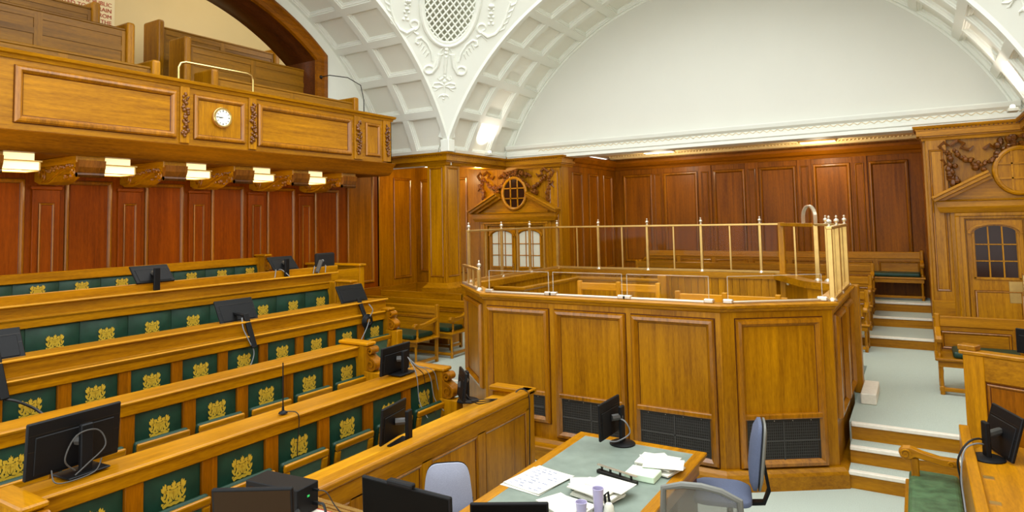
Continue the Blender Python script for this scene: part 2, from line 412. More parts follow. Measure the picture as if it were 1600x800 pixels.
for i in range(90):
    x = -6.25+i*.07; eg.ball((x, 14.65, 4.15), .028, 5, 3, 1, 1.2, .7)
o = eg.build('egg_moulding', 'ceiling_cream', cr); o['kind'] = 'stuff'
# ---- white beam / entablature over the recess and the lunette wall
bm_ = struct(MB().box(-7.8, 1.5, YF+.02, YF+.42, 4.0, 4.32).build('trim_entablature', 'plaster'), 'white plaster entablature with gilt band below the lunette')
MB().run([(-7.7, YF+.02), (1.4, YF+.02)], [(0, 4.0), (.03, 4.0), (.03, 4.06), (.05, 4.08), (.05, 4.14), (.03, 4.15), (.03, 4.2), (.08, 4.24), (.1, 4.3), (.1, 4.32), (0, 4.32)]).build('cornice', 'plaster', bm_)
zz = MB()
for i in range(70):
    x = -6.9+i*.12
    zz.prism([(x, 4.155), (x+.02, 4.155), (x+.08, 4.195), (x+.06, 4.195)], 'y', YF-.018, YF-.008)
    zz.prism([(x+.06, 4.195), (x+.08, 4.195), (x+.14, 4.155), (x+.12, 4.155)], 'y', YF-.018, YF-.008)
o = zz.build('gilt_zigzag', 'gilt_band', bm_); o['kind'] = 'stuff'
def arc(c0, c1, r, a0, a1, n): return [(c0+r*math.cos(a0+(a1-a0)*i/n), c1+r*math.sin(a0+(a1-a0)*i/n)) for i in range(n+1)]
lun = arc(CX, CZ, RA+.02, math.radians(24), math.radians(156), 64)
lw = struct(MB().prism(lun, 'y', YF+.1, YF+.3).build('wall_lunette', 'lunette_plaster'), 'blank cream white lunette wall under the far arch')
MB().tube([(p[0], YF+.1, p[1]) for p in arc(CX, CZ, RA-.02, math.radians(24), math.radians(156), 64)], .03, 6).build('rim_moulding', 'plaster', lw, smooth=True)
# ---- coffered barrel arches
def barrel(name, label, axis, c_along, a, b, ncol, ang0=21.9, pitch=9.2, open_=7.5, nrow=15):
    """axis 'y': far arch (profile in xz, runs along y from a to b); axis 'x': left arch (profile in yz)"""
    def pt(r, th, t):
        p, z = c_along+r*math.cos(th), CZ+r*math.sin(th)
        return (p, t, z) if axis == 'y' else (t, p, z)
    w = (b-a)/ncol; rib = .13*math.copysign(1, w); rad = math.radians
    mb = MB(); th_edges = [rad(ang0-6)]
    cells = []
    for i in range(nrow):
        t0 = rad(ang0+i*pitch); t1 = rad(ang0+i*pitch+open_); cells.append((t0, t1))
    # horizontal rib strips
    bounds = [rad(ang0-4)]+[x for c in cells for x in c]+[rad(ang0+nrow*pitch+2)]
    for k in range(0, len(bounds), 2):
        t0, t1 = bounds[k], bounds[k+1]
        mb.add([pt(RA, t0, a), pt(RA, t1, a), pt(RA, t1, b), pt(RA, t0, b)], [(0,1,2,3)])
    cols = [a]
    for j in range(ncol): cols += [a+j*w+rib/2, a+(j+1)*w-rib/2]
    cols.append(b)
    for (t0, t1) in cells:
        for k in range(0, len(cols), 2):
            for q in range(3):
                u0 = t0+(t1-t0)*q/3; u1 = t0+(t1-t0)*(q+1)/3
                mb.add([pt(RA, u0, cols[k]), pt(RA, u1, cols[k]), pt(RA, u1, cols[k+1]), pt(RA, u0, cols[k+1])], [(0,1,2,3)])
    # shell behind
    for i in range(24):
        t0 = rad(18+i*6); t1 = rad(18+(i+1)*6)
        mb.add([pt(RA+.2, t0, a), pt(RA+.2, t1, a), pt(RA+.2, t1, b), pt(RA+.2, t0, b)], [(0,1,2,3)])
    root = struct(mb.build(name, 'plaster'), label)
    for (t0, t1) in cells:
        for j in range(ncol):
            s0, s1 = cols[1+2*j], cols[2+2*j]; m = MB(); q = 3
            sg = math.copysign(1, s1-s0); dm = .022/RA
            prof = [(0, 0), (.25, .02), (1, .02), (1.3, .04), (2.4, .055), (2.4, .075)]
            rings = []
            for ins, dep in prof:
                ia = ins*dm*1.0; il = ins*.022*sg; ring = []
                for i in range(q+1): ring.append(pt(RA+dep, (t0+ia)+(t1-t0-2*ia)*i/q, s0+il))
                for i in range(q, -1, -1): ring.append(pt(RA+dep, (t0+ia)+(t1-t0-2*ia)*i/q, s1-il))
                rings.append(ring)
            n = len(rings[0])
            for k in range(len(rings)-1):
                m.add(rings[k]+rings[k+1], [(i, (i+1) % n, n+(i+1) % n, n+i) for i in range(n)])
            o = m.build('coffer', 'plaster', root)
            r = rings[-1]; f2 = MB()
            f2.add(r, [(i, i+1, n-2-i, n-1-i) for i in range(q)])
            f2.build('coffer_field', 'coffer_plaster', o)
    return root
barrel('ceiling_far_arch', 'white coffered barrel arch in front of the lunette', 'y', CX, 10.12, 12.42, 3)
barrel('ceiling_left_arch', 'white coffered barrel arch over the public gallery', 'x', CY, CX-HS, XL, 2)
# archivolt mouldings on the crossing side
for axis, nm, lb in (('y', 'trim_archivolt', 'white moulded rim of the far arch'), ('x', 'trim_archivolt', 'white moulded rim of the gallery arch')):
    mb = MB(); prof = [(0, 0), (0, .06), (.05, .09), (.07, .05), (.14, .05), (.16, .09), (.24, .1), (.27, .02), (.27, 0)]
    n = 72; k = len(prof); vs = []
    for i in range(n+1):
        th = math.radians(23.6+(156.4-23.6)*i/n)
        for dr, dp in prof:
            r = RA+dr
            if axis == 'y': vs.append((CX+r*math.cos(th), CY+HS-dp*.6, CZ+r*math.sin(th)))
            else: vs.append((CX-HS+dp*.6, CY+r*math.cos(th), CZ+r*math.sin(th)))
    mb.add(vs, [(i*k+j, i*k+j+1, (i+1)*k+j+1, (i+1)*k+j) for i in range(n) for j in range(k-1)])
    struct(mb.build(nm, 'plaster', smooth=True, ang=50), lb)
# ---- pendentive with grille and stucco
RS = math.hypot(RA, HS)
def pend(ang, z, off=0):
    r = math.sqrt(max(.01, (RS-off)**2-(z-CZ)**2)); return (CX+r*math.cos(ang), CY+r*math.sin(ang), z)
def pendentive(name, label, sx):
    mb = MB(); nz, na = 40, 24; vs = []
    z0 = CZ+math.sqrt(RS**2-2*HS**2)+.02; z1 = CZ+RA-.01
    for i in range(nz+1):
        z = z0+(z1-z0)*i/nz; rho = math.sqrt(RS**2-(z-CZ)**2); lim = math.acos(min(1, HS/rho))
        for j in range(na+1):
            a = lim+(PI/2-2*lim)*j/na
            if sx < 0: a = PI-a
            vs.append(pend(a, z))
    fs = []
    for i in range(nz):
        for j in range(na):
            q = (i*(na+1)+j, i*(na+1)+j+1, (i+1)*(na+1)+j+1, (i+1)*(na+1)+j)
            c = [sum(vs[t][k] for t in q)/4 for k in range(3)]
            ang = math.atan2(c[1]-CY, c[0]-CX); d = (ang-(3*PI/4 if sx < 0 else PI/4))*5.2
            if ((d*sx+.09)/.52)**2+((c[2]-6.72)/.8)**2 < 1: continue
            fs.append(q)
    mb.add(vs, fs); return struct(mb.build(name, 'plaster', smooth=True), label)
pd = pendentive('ceiling_pendentive', 'white stucco pendentive with oval lattice grille above the pier', -1)
A0 = 3*PI/4
def pq(x, z, off=.0):      # x metres across the pendentive (to the right in view), z height
    return pend(A0-(x*.85-.09)/5.2, z, off)
def zo(z): return 5.515+(z-5.03)*.75 if z < 5.85 else 6.21+(z-6.17)*.72
ZC = 6.72
ring = [pq(.63*math.cos(t), ZC+.81*math.sin(t), .0) for t in [2*PI*i/48 for i in range(48)]]
MB().tube(ring, .045, 8, True).build('oval_frame', 'plaster', pd, smooth=True)
MB().tube([pq(.58*math.cos(t), ZC+.76*math.sin(t), .0) for t in [2*PI*i/48 for i in range(48)]], .03, 6, True).build('oval_frame', 'plaster', pd, smooth=True)
lat = MB()
for sgn in (1, -1):
    for k in range(-12, 13):
        pts = []
        for i in range(41):
            x = -.6+1.2*i/40; z = ZC+sgn*x*.9+k*.12
            if (x/.6)**2+((z-ZC)/.78)**2 < 1: pts.append(pq(x, z, .0))
        if len(pts) > 2: lat.tube([pts[0], pts[len(pts)//2], pts[-1]], .016, 6)
lat.build('lattice_grille', 'plaster', pd, smooth=True)
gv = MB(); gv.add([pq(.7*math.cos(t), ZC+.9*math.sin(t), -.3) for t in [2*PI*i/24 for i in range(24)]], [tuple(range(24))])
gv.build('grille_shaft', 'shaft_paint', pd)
def curl(x, z, r, a0, turns, sgn, tail=None, n=26):
    pts = [(x+sgn*(r*(1-.85*i/n))*math.cos(a0+2*PI*turns*i/n), z+(r*(1-.85*i/n))*math.sin(a0+2*PI*turns*i/n)) for i in range(n+1)]
    return pts
for sgn in (-1, 1):
    st = MB()
    def strand(pts, r0, r1):
        k = len(pts); st.tube([pq(sgn*x, zo(z), .0) for x, z in pts], [.72*(r0+(r1-r0)*i/(k-1)) for i in range(k)], 7)
    # big C scrolls under the oval
    c1 = [(.22, 5.02), (.26, 4.95)]+[(.32+.085*math.cos(t), 5.03+.085*math.sin(t)) for t in [PI*1.25+.35*i for i in range(18)]]
    strand([(.13, 5.38), (.14, 5.25), (.16, 5.12)]+c1, .055, .025)
    strand([(.15, 5.3), (.2, 5.12), (.24, 5.0)], .05, .04)
    # acanthus brackets
    strand([(.26, 5.22), (.30, 5.42), (.40, 5.6), (.52, 5.7), (.60, 5.68), (.62, 5.6), (.57, 5.57)], .03, .04)
    strand([(.60, 5.76), (.70, 5.82), (.82, 5.88)], .045, .012)
    for t in range(5):
        x = .36+.05*t; z = 5.34+.07*t; strand([(x, z+.06), (x+.02, z), (x+.05, z-.05)], .028, .012)
    # side leaf scrolls
    strand([(.68, 6.08), (.82, 5.98), (.98, 6.05), (1.1, 6.2), (1.2, 6.42), (1.28, 6.7)], .05, .03)
    sp = [(.70+.11*math.cos(t)*(1-.03*i), 6.17+.11*math.sin(t)*(1-.03*i)) for i, t in enumerate([PI*1.5-.4*i for i in range(17)])]
    strand(sp, .045, .02)
    for t in range(5):
        strand([(1.06+.06*t, 6.12+.13*t), (1.16+.06*t, 6.16+.13*t), (1.2+.06*t, 6.25+.13*t)], .035, .012)
    for t in range(3):
        z = 6.62-.15*t; st.ball(pq(sgn*(.88), zo(z), .0), .06-.014*t, 8, 5, 1, 1, .7); st.ball(pq(sgn*(.84), zo(z-.06), .0), .03, 6, 4); st.ball(pq(sgn*(.92), zo(z-.06), .0), .03, 6, 4)
    strand([(.92, 6.75), (.94, 6.95), (.8, 7.05)], .05, .03)
    st.build('stucco_scroll', 'plaster', pd, smooth=True)
sc = MB()
def cstr(pts, r0, r1):
    k = len(pts); sc.tube([pq(x, zo(z), .0) for x, z in pts], [.72*(r0+(r1-r0)*i/(k-1)) for i in range(k)], 7)
for z, r in ((5.5, .07), (5.42, .06), (5.33, .055), (4.9, .04), (4.78, .05), (4.46, .055), (4.38, .04), (4.31, .02)): sc.ball(pq(0, zo(z), .0), r*.72, 8, 5)
for sx in (-1, 1):
    cstr([(.02*sx, 5.56), (.08*sx, 5.5), (.12*sx, 5.42), (.1*sx, 5.36), (.06*sx, 5.38)], .03, .02)
    cstr([(.03*sx, 4.86), (.09*sx, 4.8), (.13*sx, 4.84), (.11*sx, 4.9)], .03, .02)
    cstr([(0, 4.68), (.1*sx, 4.74), (.2*sx, 4.72), (.22*sx, 4.65), (.14*sx, 4.62), (0, 4.67)], .03, .025)
    cstr([(.1*sx, 4.62), (.16*sx, 4.56), (.2*sx, 4.56)], .025, .01)
    cstr([(.02*sx, 4.46), (.08*sx, 4.44), (.1*sx, 4.39)], .03, .01)
cstr([(0, 5.3), (0, 5.1), (0, 4.95)], .05, .04); cstr([(0, 4.75), (0, 4.55), (0, 4.45)], .03, .03)
sc.build('stucco_drop', 'plaster', pd, smooth=True)
MB().box(CX-HS-.1, CX-HS+.1, CY+HS-.1, CY+HS+.1, 4.04, 4.28).build('springer_block', 'plaster', pd, bevel=.01)
pd2 = pendentive('ceiling_pendentive', 'white stucco pendentive above the right hand door', 1)
for ch in list(pd.children):
    c = ch.copy(); COL.objects.link(c); c.parent = pd2; c.scale = (-1, 1, 1); c.location = (2*CX, 0, 0)
# dome ring and glazed dome over the crossing (above the frame)
dm = MB(); n = 48
for i in range(n):
    t0, t1 = 2*PI*i/n, 2*PI*(i+1)/n
    for (r0, z0_, r1, z1_) in ((HS, CZ+RA-.02, HS+.12, CZ+RA+.2), (HS+.12, CZ+RA+.2, HS+.12, CZ+RA+1.0)):
        dm.add([(CX+r0*math.cos(t0), CY+r0*math.sin(t0), z0_), (CX+r0*math.cos(t1), CY+r0*math.sin(t1), z0_), (CX+r1*math.cos(t1), CY+r1*math.sin(t1), z1_), (CX+r1*math.cos(t0), CY+r1*math.sin(t0), z1_)], [(0,1,2,3)])
struct(dm.build('ceiling_dome', 'plaster', smooth=True), 'white drum of the glazed dome above the court')
# ---- pier, beams and the wood cornice
pier = struct(MB().box(-8.22, -7.77, 10.12, 10.6, .3, 3.86).build('wall_pier', 'oak_z', bevel=.008), 'square oak panelled pier between the gallery and the door')
panel(pier, (-8.15, 10.12, 1.62), (1,0,0), .31, 2.12, (0,-1,0), 'oak_z', THIN)
panel(pier, (-7.77, 10.19, 1.62), (0,1,0), .34, 2.12, (1,0,0), 'oak_z', THIN)
MB().run([(-8.22, 10.6), (-8.22, 10.12), (-7.77, 10.12), (-7.77, 10.6)][::-1], [(0, 1.2), (-.09, 1.2), (-.09, 1.40), (-.05, 1.44), (0, 1.5)]).build('pier_base', 'oak_x', pier)
MB().run([(-8.22, 10.6), (-8.22, 10.12), (-7.77, 10.12), (-7.77, 10.6)][::-1], [(0, 3.78), (-.02, 3.78), (-.045, 3.84), (-.045, 3.87), (0, 3.87)]).build('capital', 'oak_x', pier)
be = struct(MB().box(-10.4, -7.75, 10.1, 10.62, 3.82, 4.02).box(-8.24, -7.75, 10.1, YF+.02, 3.82, 4.02).build('trim_beam', 'oak_x'), 'oak beams over the aisle passage')
def cornice(path, label):
    c = struct(MB().run(path, [(0, 3.80), (.02, 3.80), (.03, 3.84), (.05, 3.85), (.05, 3.87), (.09, 3.875), (.09, 3.955), (.1, 3.96), (.1, 3.975), (.13, 4.0), (.14, 4.03), (0, 4.03)]).build('trim_cornice', 'oak_x'), label)
    eg = MB()
    for (a, b) in zip(path[:-1], path[1:]):
        a, b = Vector(a), Vector(b); d = (b-a); L_ = d.length; d.normalize(); nn = Vector((d.y, -d.x)); k = int(L_/.055)
        for i in range(k):
            p = a+d*(.03+i*.055)+nn*.1; eg.ball((p.x, p.y, 3.985), .018, 5, 3)
    o = eg.build('bead_moulding', 'dark_oak', c); o['kind'] = 'stuff'
    return c
cornice([(-10.4, 10.12), (-7.75, 10.12), (-7.75, YF-.04), (-6.36, YF-.04), (-6.36, YF+.5)], 'carved oak cornice above the pier and left door')
cornice([(.14, YF+.4), (.14, YF-.04), (1.45, YF-.04), (1.45, 10.0), (5, 10.0)], 'carved oak cornice above the right hand door')
struct(MB().box(1.5, 1.95, 10.05, 10.5, .3, 4.0).build('wall_pier', 'oak_z', bevel=.008), 'square oak pier right of the dark glazed door')
struct(MB().box(1.47, 1.95, 10.0, YF, 3.82, 4.02).box(1.47, 5, 10.0, 10.5, 3.82, 4.02).build('trim_beam', 'oak_x'), 'oak beams right of the dark glazed door')
# ---- gallery opening: plaster wall with arched oak lining
pw = MB(); zs = [4.0+.06*i for i in range(54)]
for s in (1, -1):
    for z0_, z1_ in zip(zs[:-1], zs[1:]):
        def yi(z): return 3.03 if z < 5.88 else math.sqrt(max(0, 4.7**2-(z-CZ)**2))
        def yo(z): return math.sqrt(max(0, 5.06**2-(z-CZ)**2))
        if z1_ > CZ+5.06: break
        pw.add([(XL, CY+s*yi(z0_), z0_), (XL, CY+s*yo(z0_), z0_), (XL, CY+s*yo(z1_), z1_), (XL, CY+s*yi(z1_), z1_)], [(0,1,2,3)])
gw = struct(pw.build('wall_gallery', 'plaster'), 'white plaster wall round the arched gallery opening')
def arch_path(off, n=40):
    r = 4.7-off; y = 3.03-off; z = CZ+math.sqrt(r*r-y*y); a1 = math.asin((z-CZ)/r)
    pts = [(y, 4.2), (y, z)]+[(r*math.cos(a1+(PI-2*a1)*i/n), CZ+r*math.sin(a1+(PI-2*a1)*i/n)) for i in range(1, n)]+[(-y, z), (-y, 4.2)]
    return pts
def arch_sweep(prof, mat, name, parent):
    mb = MB(); k = len(prof); rows = [arch_path(o) for o, x in prof]; n = len(rows[0]); vs = []
    for i in range(n):
        for j, (o, x) in enumerate(prof): vs.append((XL+x, CY+rows[j][i][0], rows[j][i][1]))
    mb.add(vs, [(i*k+j, i*k+j+1, (i+1)*k+j+1, (i+1)*k+j) for i in range(n-1) for j in range(k-1)])
    return mb.build(name, mat, parent, smooth=True, ang=40)
arch_sweep([(0, 0), (0, .05), (.05, .07), (.08, .04), (.16, .04), (.18, .06), (.25, .05), (.27, 0)], 'wall_oak_y', 'oak_architrave', gw)
arch_sweep([(.27, 0), (.27, -.16), (.285, -.18), (.285, -.62), (.27, -.66), (.27, -.8)], 'dark_oak', 'oak_reveal', gw)
gb = struct(MB().box(-12.1, -11.9, .5, 11, 4.0, 8).build('wall_gallery_back', 'cream_paint'), 'cream painted back wall of the public gallery')
struct(MB().box(-12, -9.6, 10.6, 10.8, 4, 8).build('wall_gallery_side', 'cream_paint'), 'cream painted side wall of the public gallery')
struct(MB().box(-12.1, -9.5, .5, 11, 7.9, 8.0).build('ceiling', 'cream_paint'), 'cream ceiling over the public gallery')

# ---- right side of the crossing: coffered arch, oak wall and an added lunette window that keeps fill light coming in
barrel('ceiling_right_arch', 'white coffered barrel arch on the right of the court', 'x', CY, CX+HS, CX+HS+1.7, 2)
XR = CX+HS+1.7
struct(MB().box(XR, XR+.2, .5, 10.05, 0, 4.2).build('wall_right', 'oak_z'), 'oak wall below the added right hand window')
wn = struct(MB().box(XR+.02, XR+.14, .9, 10.05, 4.2, 4.32).build('window_added', 'plaster'), 'added tall lunette window for fill light on the right of the court')
RW = RA-.02
for k in range(1, 12):
    y = CY-4.4+8.8*k/12; zt_ = CZ+math.sqrt(RW**2-(y-CY)**2); MB().box(XR+.04, XR+.1, y-.03, y+.03, 4.3, zt_).build('mullion', 'plaster', wn)
for z in (4.95, 5.6, 6.25, 6.8):
    h = math.sqrt(RW**2-(z-CZ)**2); MB().box(XR+.05, XR+.09, CY-h, CY+h, z-.025, z+.025).build('transom', 'plaster', wn)
pts_ = arc(CY, CZ, RW, math.asin((4.31-CZ)/RW), PI-math.asin((4.31-CZ)/RW), 40)
m = MB(); m.add([(XR+.07, p[0], p[1]) for p in pts_], [tuple(range(len(pts_)))]); m.build('pane', 'clear_glass', wn)
# ================================================================== DOORS
def blobs(mb, pts, r, dens, nrm, spread, seed):
    """carved fruit and leaf cluster along a path"""
    rr = random.Random(seed); nrm = Vector(nrm)
    for a, b in zip(pts[:-1], pts[1:]):
        a, b = Vector(a), Vector(b); k = max(1, int((b-a).length*dens))
        for i in range(k):
            p = a.lerp(b, (i+rr.random())/k)+Vector((rr.uniform(-1, 1), 0, rr.uniform(-1, 1)))*spread+nrm*rr.uniform(0, r)
            mb.ball(p, r*rr.uniform(.55, 1.15), 6, 4, 1, 1, rr.uniform(.7, 1.2))
def garland(parent, cx, y, flip, seed):
    n = (0, -1, 0); P3 = lambda x, z: (cx+x*flip, y-.03, z)
    g = MB()
    blobs(g, [P3(-.82, 3.62), P3(-.6, 3.45), P3(-.48, 3.38), P3(-.34, 3.44), P3(-.15, 3.62), P3(0, 3.7)], .04, 42, n, .03, seed)
    blobs(g, [P3(-.52, 3.4), P3(-.47, 3.28)], .055, 60, n, .06, seed+1)
    blobs(g, [P3(-.88, 3.62), P3(-.86, 3.45), P3(-.83, 3.2)], .035, 50, n, .025, seed+2)
    blobs(g, [P3(-.84, 3.36), P3(-.82, 3.12)], .05, 60, n, .05, seed+3)
    blobs(g, [P3(-.3, 3.68), P3(0, 3.76)], .05, 40, n, .04, seed+4)
    for pts in ([(-.92, 3.6), (-.98, 3.7), (-.92, 3.76), (-.85, 3.7)], [(-.84, 3.7), (-.74, 3.78), (-.66, 3.72), (-.7, 3.66), (-.6, 3.62), (-.54, 3.68)],
                [(-.42, 3.62), (-.34, 3.68), (-.28, 3.62), (-.2, 3.68)], [(-.96, 3.5), (-.92, 3.42), (-.98, 3.36)]):
        g.tube([P3(x, z) for x, z in pts], [.03]*(len(pts)-1)+[.012], 6)
    return g.build('carved_garland', 'carved_oak', parent, smooth=True)
def court_door(num, cx, wall, pane_mat, label):
    root = struct(MB().box(cx-.72, cx+.72, YF-.03, YF-.005, .5, 2.56).build('door_%d' % num, 'oak_z'), label)
    y = YF-.03
    for s in (-1, 1):
        a, b = (cx-.70, cx-.01) if s < 0 else (cx+.01, cx+.70)
        leaf = MB().box(a, b, y-.03, y, .52, 2.54).build('door_leaf', 'oak_z', root, bevel=.004)
        x0, x1 = (cx-.62, cx-.08) if s < 0 else (cx+.08, cx+.62); xm = (x0+x1)/2; hw = (x1-x0)/2
        yy = y-.03
        top = lambda x: 2.33+.12*math.sqrt(max(0, 1-((x-xm)/hw)**2))
        for i in range(3):
            for j in range(3):
                u0 = x0+.012+(x1-x0-.024)*i/3+.008; u1 = x0+.012+(x1-x0-.024)*(i+1)/3-.008; z0 = 1.67+.25*j+.008; z1 = 1.67+.25*(j+1)-.008
                p = MB()
                if j < 2: p.prism([(u0, z0), (u1, z0), (u1, z1), (u0, z1)], 'y', yy-.004, yy)
                else: p.prism([(u0, z0), (u1, z0)]+[(u1+(u0-u1)*k/6, top(u1+(u0-u1)*k/6)) for k in range(7)], 'y', yy-.004, yy)
                p.build('pane', pane_mat, leaf)
        mt = MB()
        for i in (1, 2): u = x0+.012+(x1-x0-.024)*i/3; mt.box(u-.01, u+.01, yy-.018, yy, 1.66, top(u))
        for j in (1, 2): mt.box(x0, x1, yy-.018, yy, 1.67+.25*j-.009, 1.67+.25*j+.009)
        mt.box(x0-.02, x0+.012, yy-.02, yy, 1.65, 2.34).box(x1-.012, x1+.02, yy-.02, yy, 1.65, 2.34).box(x0-.02, x1+.02, yy-.02, yy, 1.64, 1.675)
        mt.build('glazing_bars', 'oak_z', leaf, bevel=.004)
        hood = [(xm+(hw+.05)*math.cos(t), yy-.02, 2.34+.15*math.sin(t)) for t in [PI*k/14 for k in range(15)]]
        MB().ribbon(hood, (0,1,0), .05, .035).build('arched_hood', 'oak_x', leaf)
        panel(leaf, (x0-.02, y-.03, .75), (1,0,0), x1-x0+.04, .72, (0,-1,0), 'oak_z', THIN)
        hx = cx+s*.05
        MB().tube([(hx, yy-.01, 1.42), (hx, yy-.05, 1.44), (hx, yy-.05, 1.72), (hx, yy-.01, 1.74)], .012, 6).build('door_handle', 'bright_brass', leaf, smooth=True)
        if num == 2: MB().box(cx-.22 if s < 0 else cx+.02, cx-.02 if s < 0 else cx+.22, yy-.008, yy, 1.3, 1.62).build('push_plate', 'brass', leaf, bevel=.003)
    fr = MB()
    for s in (-1, 1):
        fr.box(cx+s*.72-.0*s if s > 0 else cx-.9, cx+.9 if s > 0 else cx-.72, YF-.1, YF, .5, 2.58)
        fr.box(cx+(.78 if s > 0 else -.84), cx+(.84 if s > 0 else -.78), YF-.13, YF-.1, .5, 2.6)
    fr.box(cx-.9, cx+.9, YF-.1, YF, 2.56, 2.68).box(cx-.84, cx+.84, YF-.13, YF-.1, 2.6, 2.66)
    fr.build('architrave', 'oak_z', root, bevel=.01)
    MB().run([(cx-1.0, YF), (cx-1.0, YF-.12), (cx+1.0, YF-.12), (cx+1.0, YF)], [(0, 2.66), (.02, 2.66), (.05, 2.72), (.06, 2.75), (.06, 2.83), (.08, 2.84), (0, 2.86)]).build('lintel', 'oak_x', root)
    for s in (-1, 1):
        t = MB()
        x0, z0, x1, z1 = s*1.09, 2.83, s*.36, 3.21; d = Vector((x1-x0, 0, z1-z0)); q = Vector((-d.z, 0, d.x)).normalized()*(1 if s < 0 else -1)
        if q.z < 0: q = -q
        def rake(o0, o1, yf):
            a = Vector((cx+x0, 0, z0))+q*o0; b = Vector((cx+x1, 0, z1))+q*o0; c = Vector((cx+x1, 0, z1))+q*o1; e = Vector((cx+x0, 0, z0))+q*o1
            t.prism([(a.x, a.z), (b.x, b.z), (c.x, c.z), (e.x, e.z)], 'y', yf, YF)
        rake(.05, .09, YF-.3); rake(.0, .05, YF-.26); rake(-.05, .0, YF-.16)
        t.build('raking_pediment', 'oak_x', root, bevel=.006)
    ty = MB().prism([(cx-1.0, 2.84), (cx+1.0, 2.84), (cx+.3, 3.2), (cx-.3, 3.2)], 'y', YF-.05, YF).build('tympanum', 'oak_x', root)
    oc = [(cx+.28*math.cos(t), 3.27+.32*math.sin(t)) for t in [2*PI*k/32 for k in range(32)]]
    MB().prism(oc, 'y', YF-.075, YF-.06).build('oculus_pane', 'dark_pane' if pane_mat != 'dark_pane' else 'oak_z', root)
    MB().tube([(cx+.3*math.cos(t), YF-.08, 3.27+.34*math.sin(t)) for t in [2*PI*k/36 for k in range(36)]], .035, 8, True).build('oculus_frame', 'oak_x', root, smooth=True)
    ob = MB()
    for u in (-.09, .09): h = .32*math.sqrt(1-(u/.28)**2); ob.box(cx+u-.012, cx+u+.012, YF-.1, YF-.075, 3.27-h, 3.27+h)
    for u in (-.11, .11): h = .28*math.sqrt(1-(u/.32)**2); ob.box(cx-h, cx+h, YF-.1, YF-.075, 3.27+u-.012, 3.27+u+.012)
    ob.build('oculus_bars', 'oak_x', root)
    garland(root, cx, YF-.02, 1, num*10); garland(root, cx, YF-.02, -1, num*10+5)
    return root
court_door(1, -7.49, wf, 'frosted_pane', 'double oak door with frosted arched panes under a broken pediment')
court_door(2, 1.33, wr, 'dark_pane', 'double oak door with dark arched panes and brass plates')

# ================================================================== GALLERY
GX = -8.2
gal = struct(MB().box(GX-.14, GX, .4, 9.07, 3.76, 4.58).build('wall_gallery_front', 'oak_y'), 'oak panelled parapet of the public gallery')
MB().run([(GX, .4), (GX, 9.07), (GX-1.3, 9.07)], [(-.16, 4.55), (.02, 4.55), (.03, 4.59), (.06, 4.6), (.07, 4.635), (.02, 4.65), (-.16, 4.65)]).build('capping', 'oak_y', gal)
MB().run([(GX, .4), (GX, 9.05), (GX-1.2, 9.05)], [(-.3, 3.55), (-.03, 3.55), (-.01, 3.57), (.02, 3.62), (.04, 3.72), (.06, 3.75), (.065, 3.77), (0, 3.785), (-.3, 3.785)]).build('cove', 'wall_oak_y', gal, smooth=True, ang=30)
MB().box(XL-.2, GX-.02, .4, 9.05, 3.56, 3.66).build('soffit', 'wall_oak_y', gal)
MB().box(XL-.2, GX, 8.95, 9.07, 3.76, 4.58).build('return_parapet', 'oak_x', gal)
for (y0, y1) in ((3.12, 4.93), (6.18, 8.05), (.9, 2.7)):
    panel(gal, (GX, y0, 3.86), (0,1,0), y1-y0, .62, (1,0,0), 'oak_y', BOL, scale=1.5)
panel(gal, (GX, 5.18, 3.87), (0,1,0), .78, .6, (1,0,0), 'oak_z', BOL, scale=1.2)
panel(gal, (GX, 8.40, 3.88), (0,1,0), .36, .58, (1,0,0), 'oak_z', BOL)
for i, y in enumerate((4.98, 6.02, 8.12, 8.84)):
    s = MB().box(GX, GX+.025, y, y+.13 if i < 2 else y+.19, 3.8, 4.55).build('stile', 'oak_z', gal, bevel=.005)
    g = MB(); rr = random.Random(30+i); yc = y+(.065 if i < 2 else .095)
    for k in range(46):
        z = 3.9+.56*k/45; sw = .03+.02*abs(math.sin(k*.7))
        g.ball((GX+.03+rr.uniform(0, .015), yc+rr.uniform(-sw, sw), z+rr.uniform(-.01, .01)), rr.uniform(.014, .027), 6, 4)
    g.build('carved_drop', 'carved_oak', gal, smooth=True)
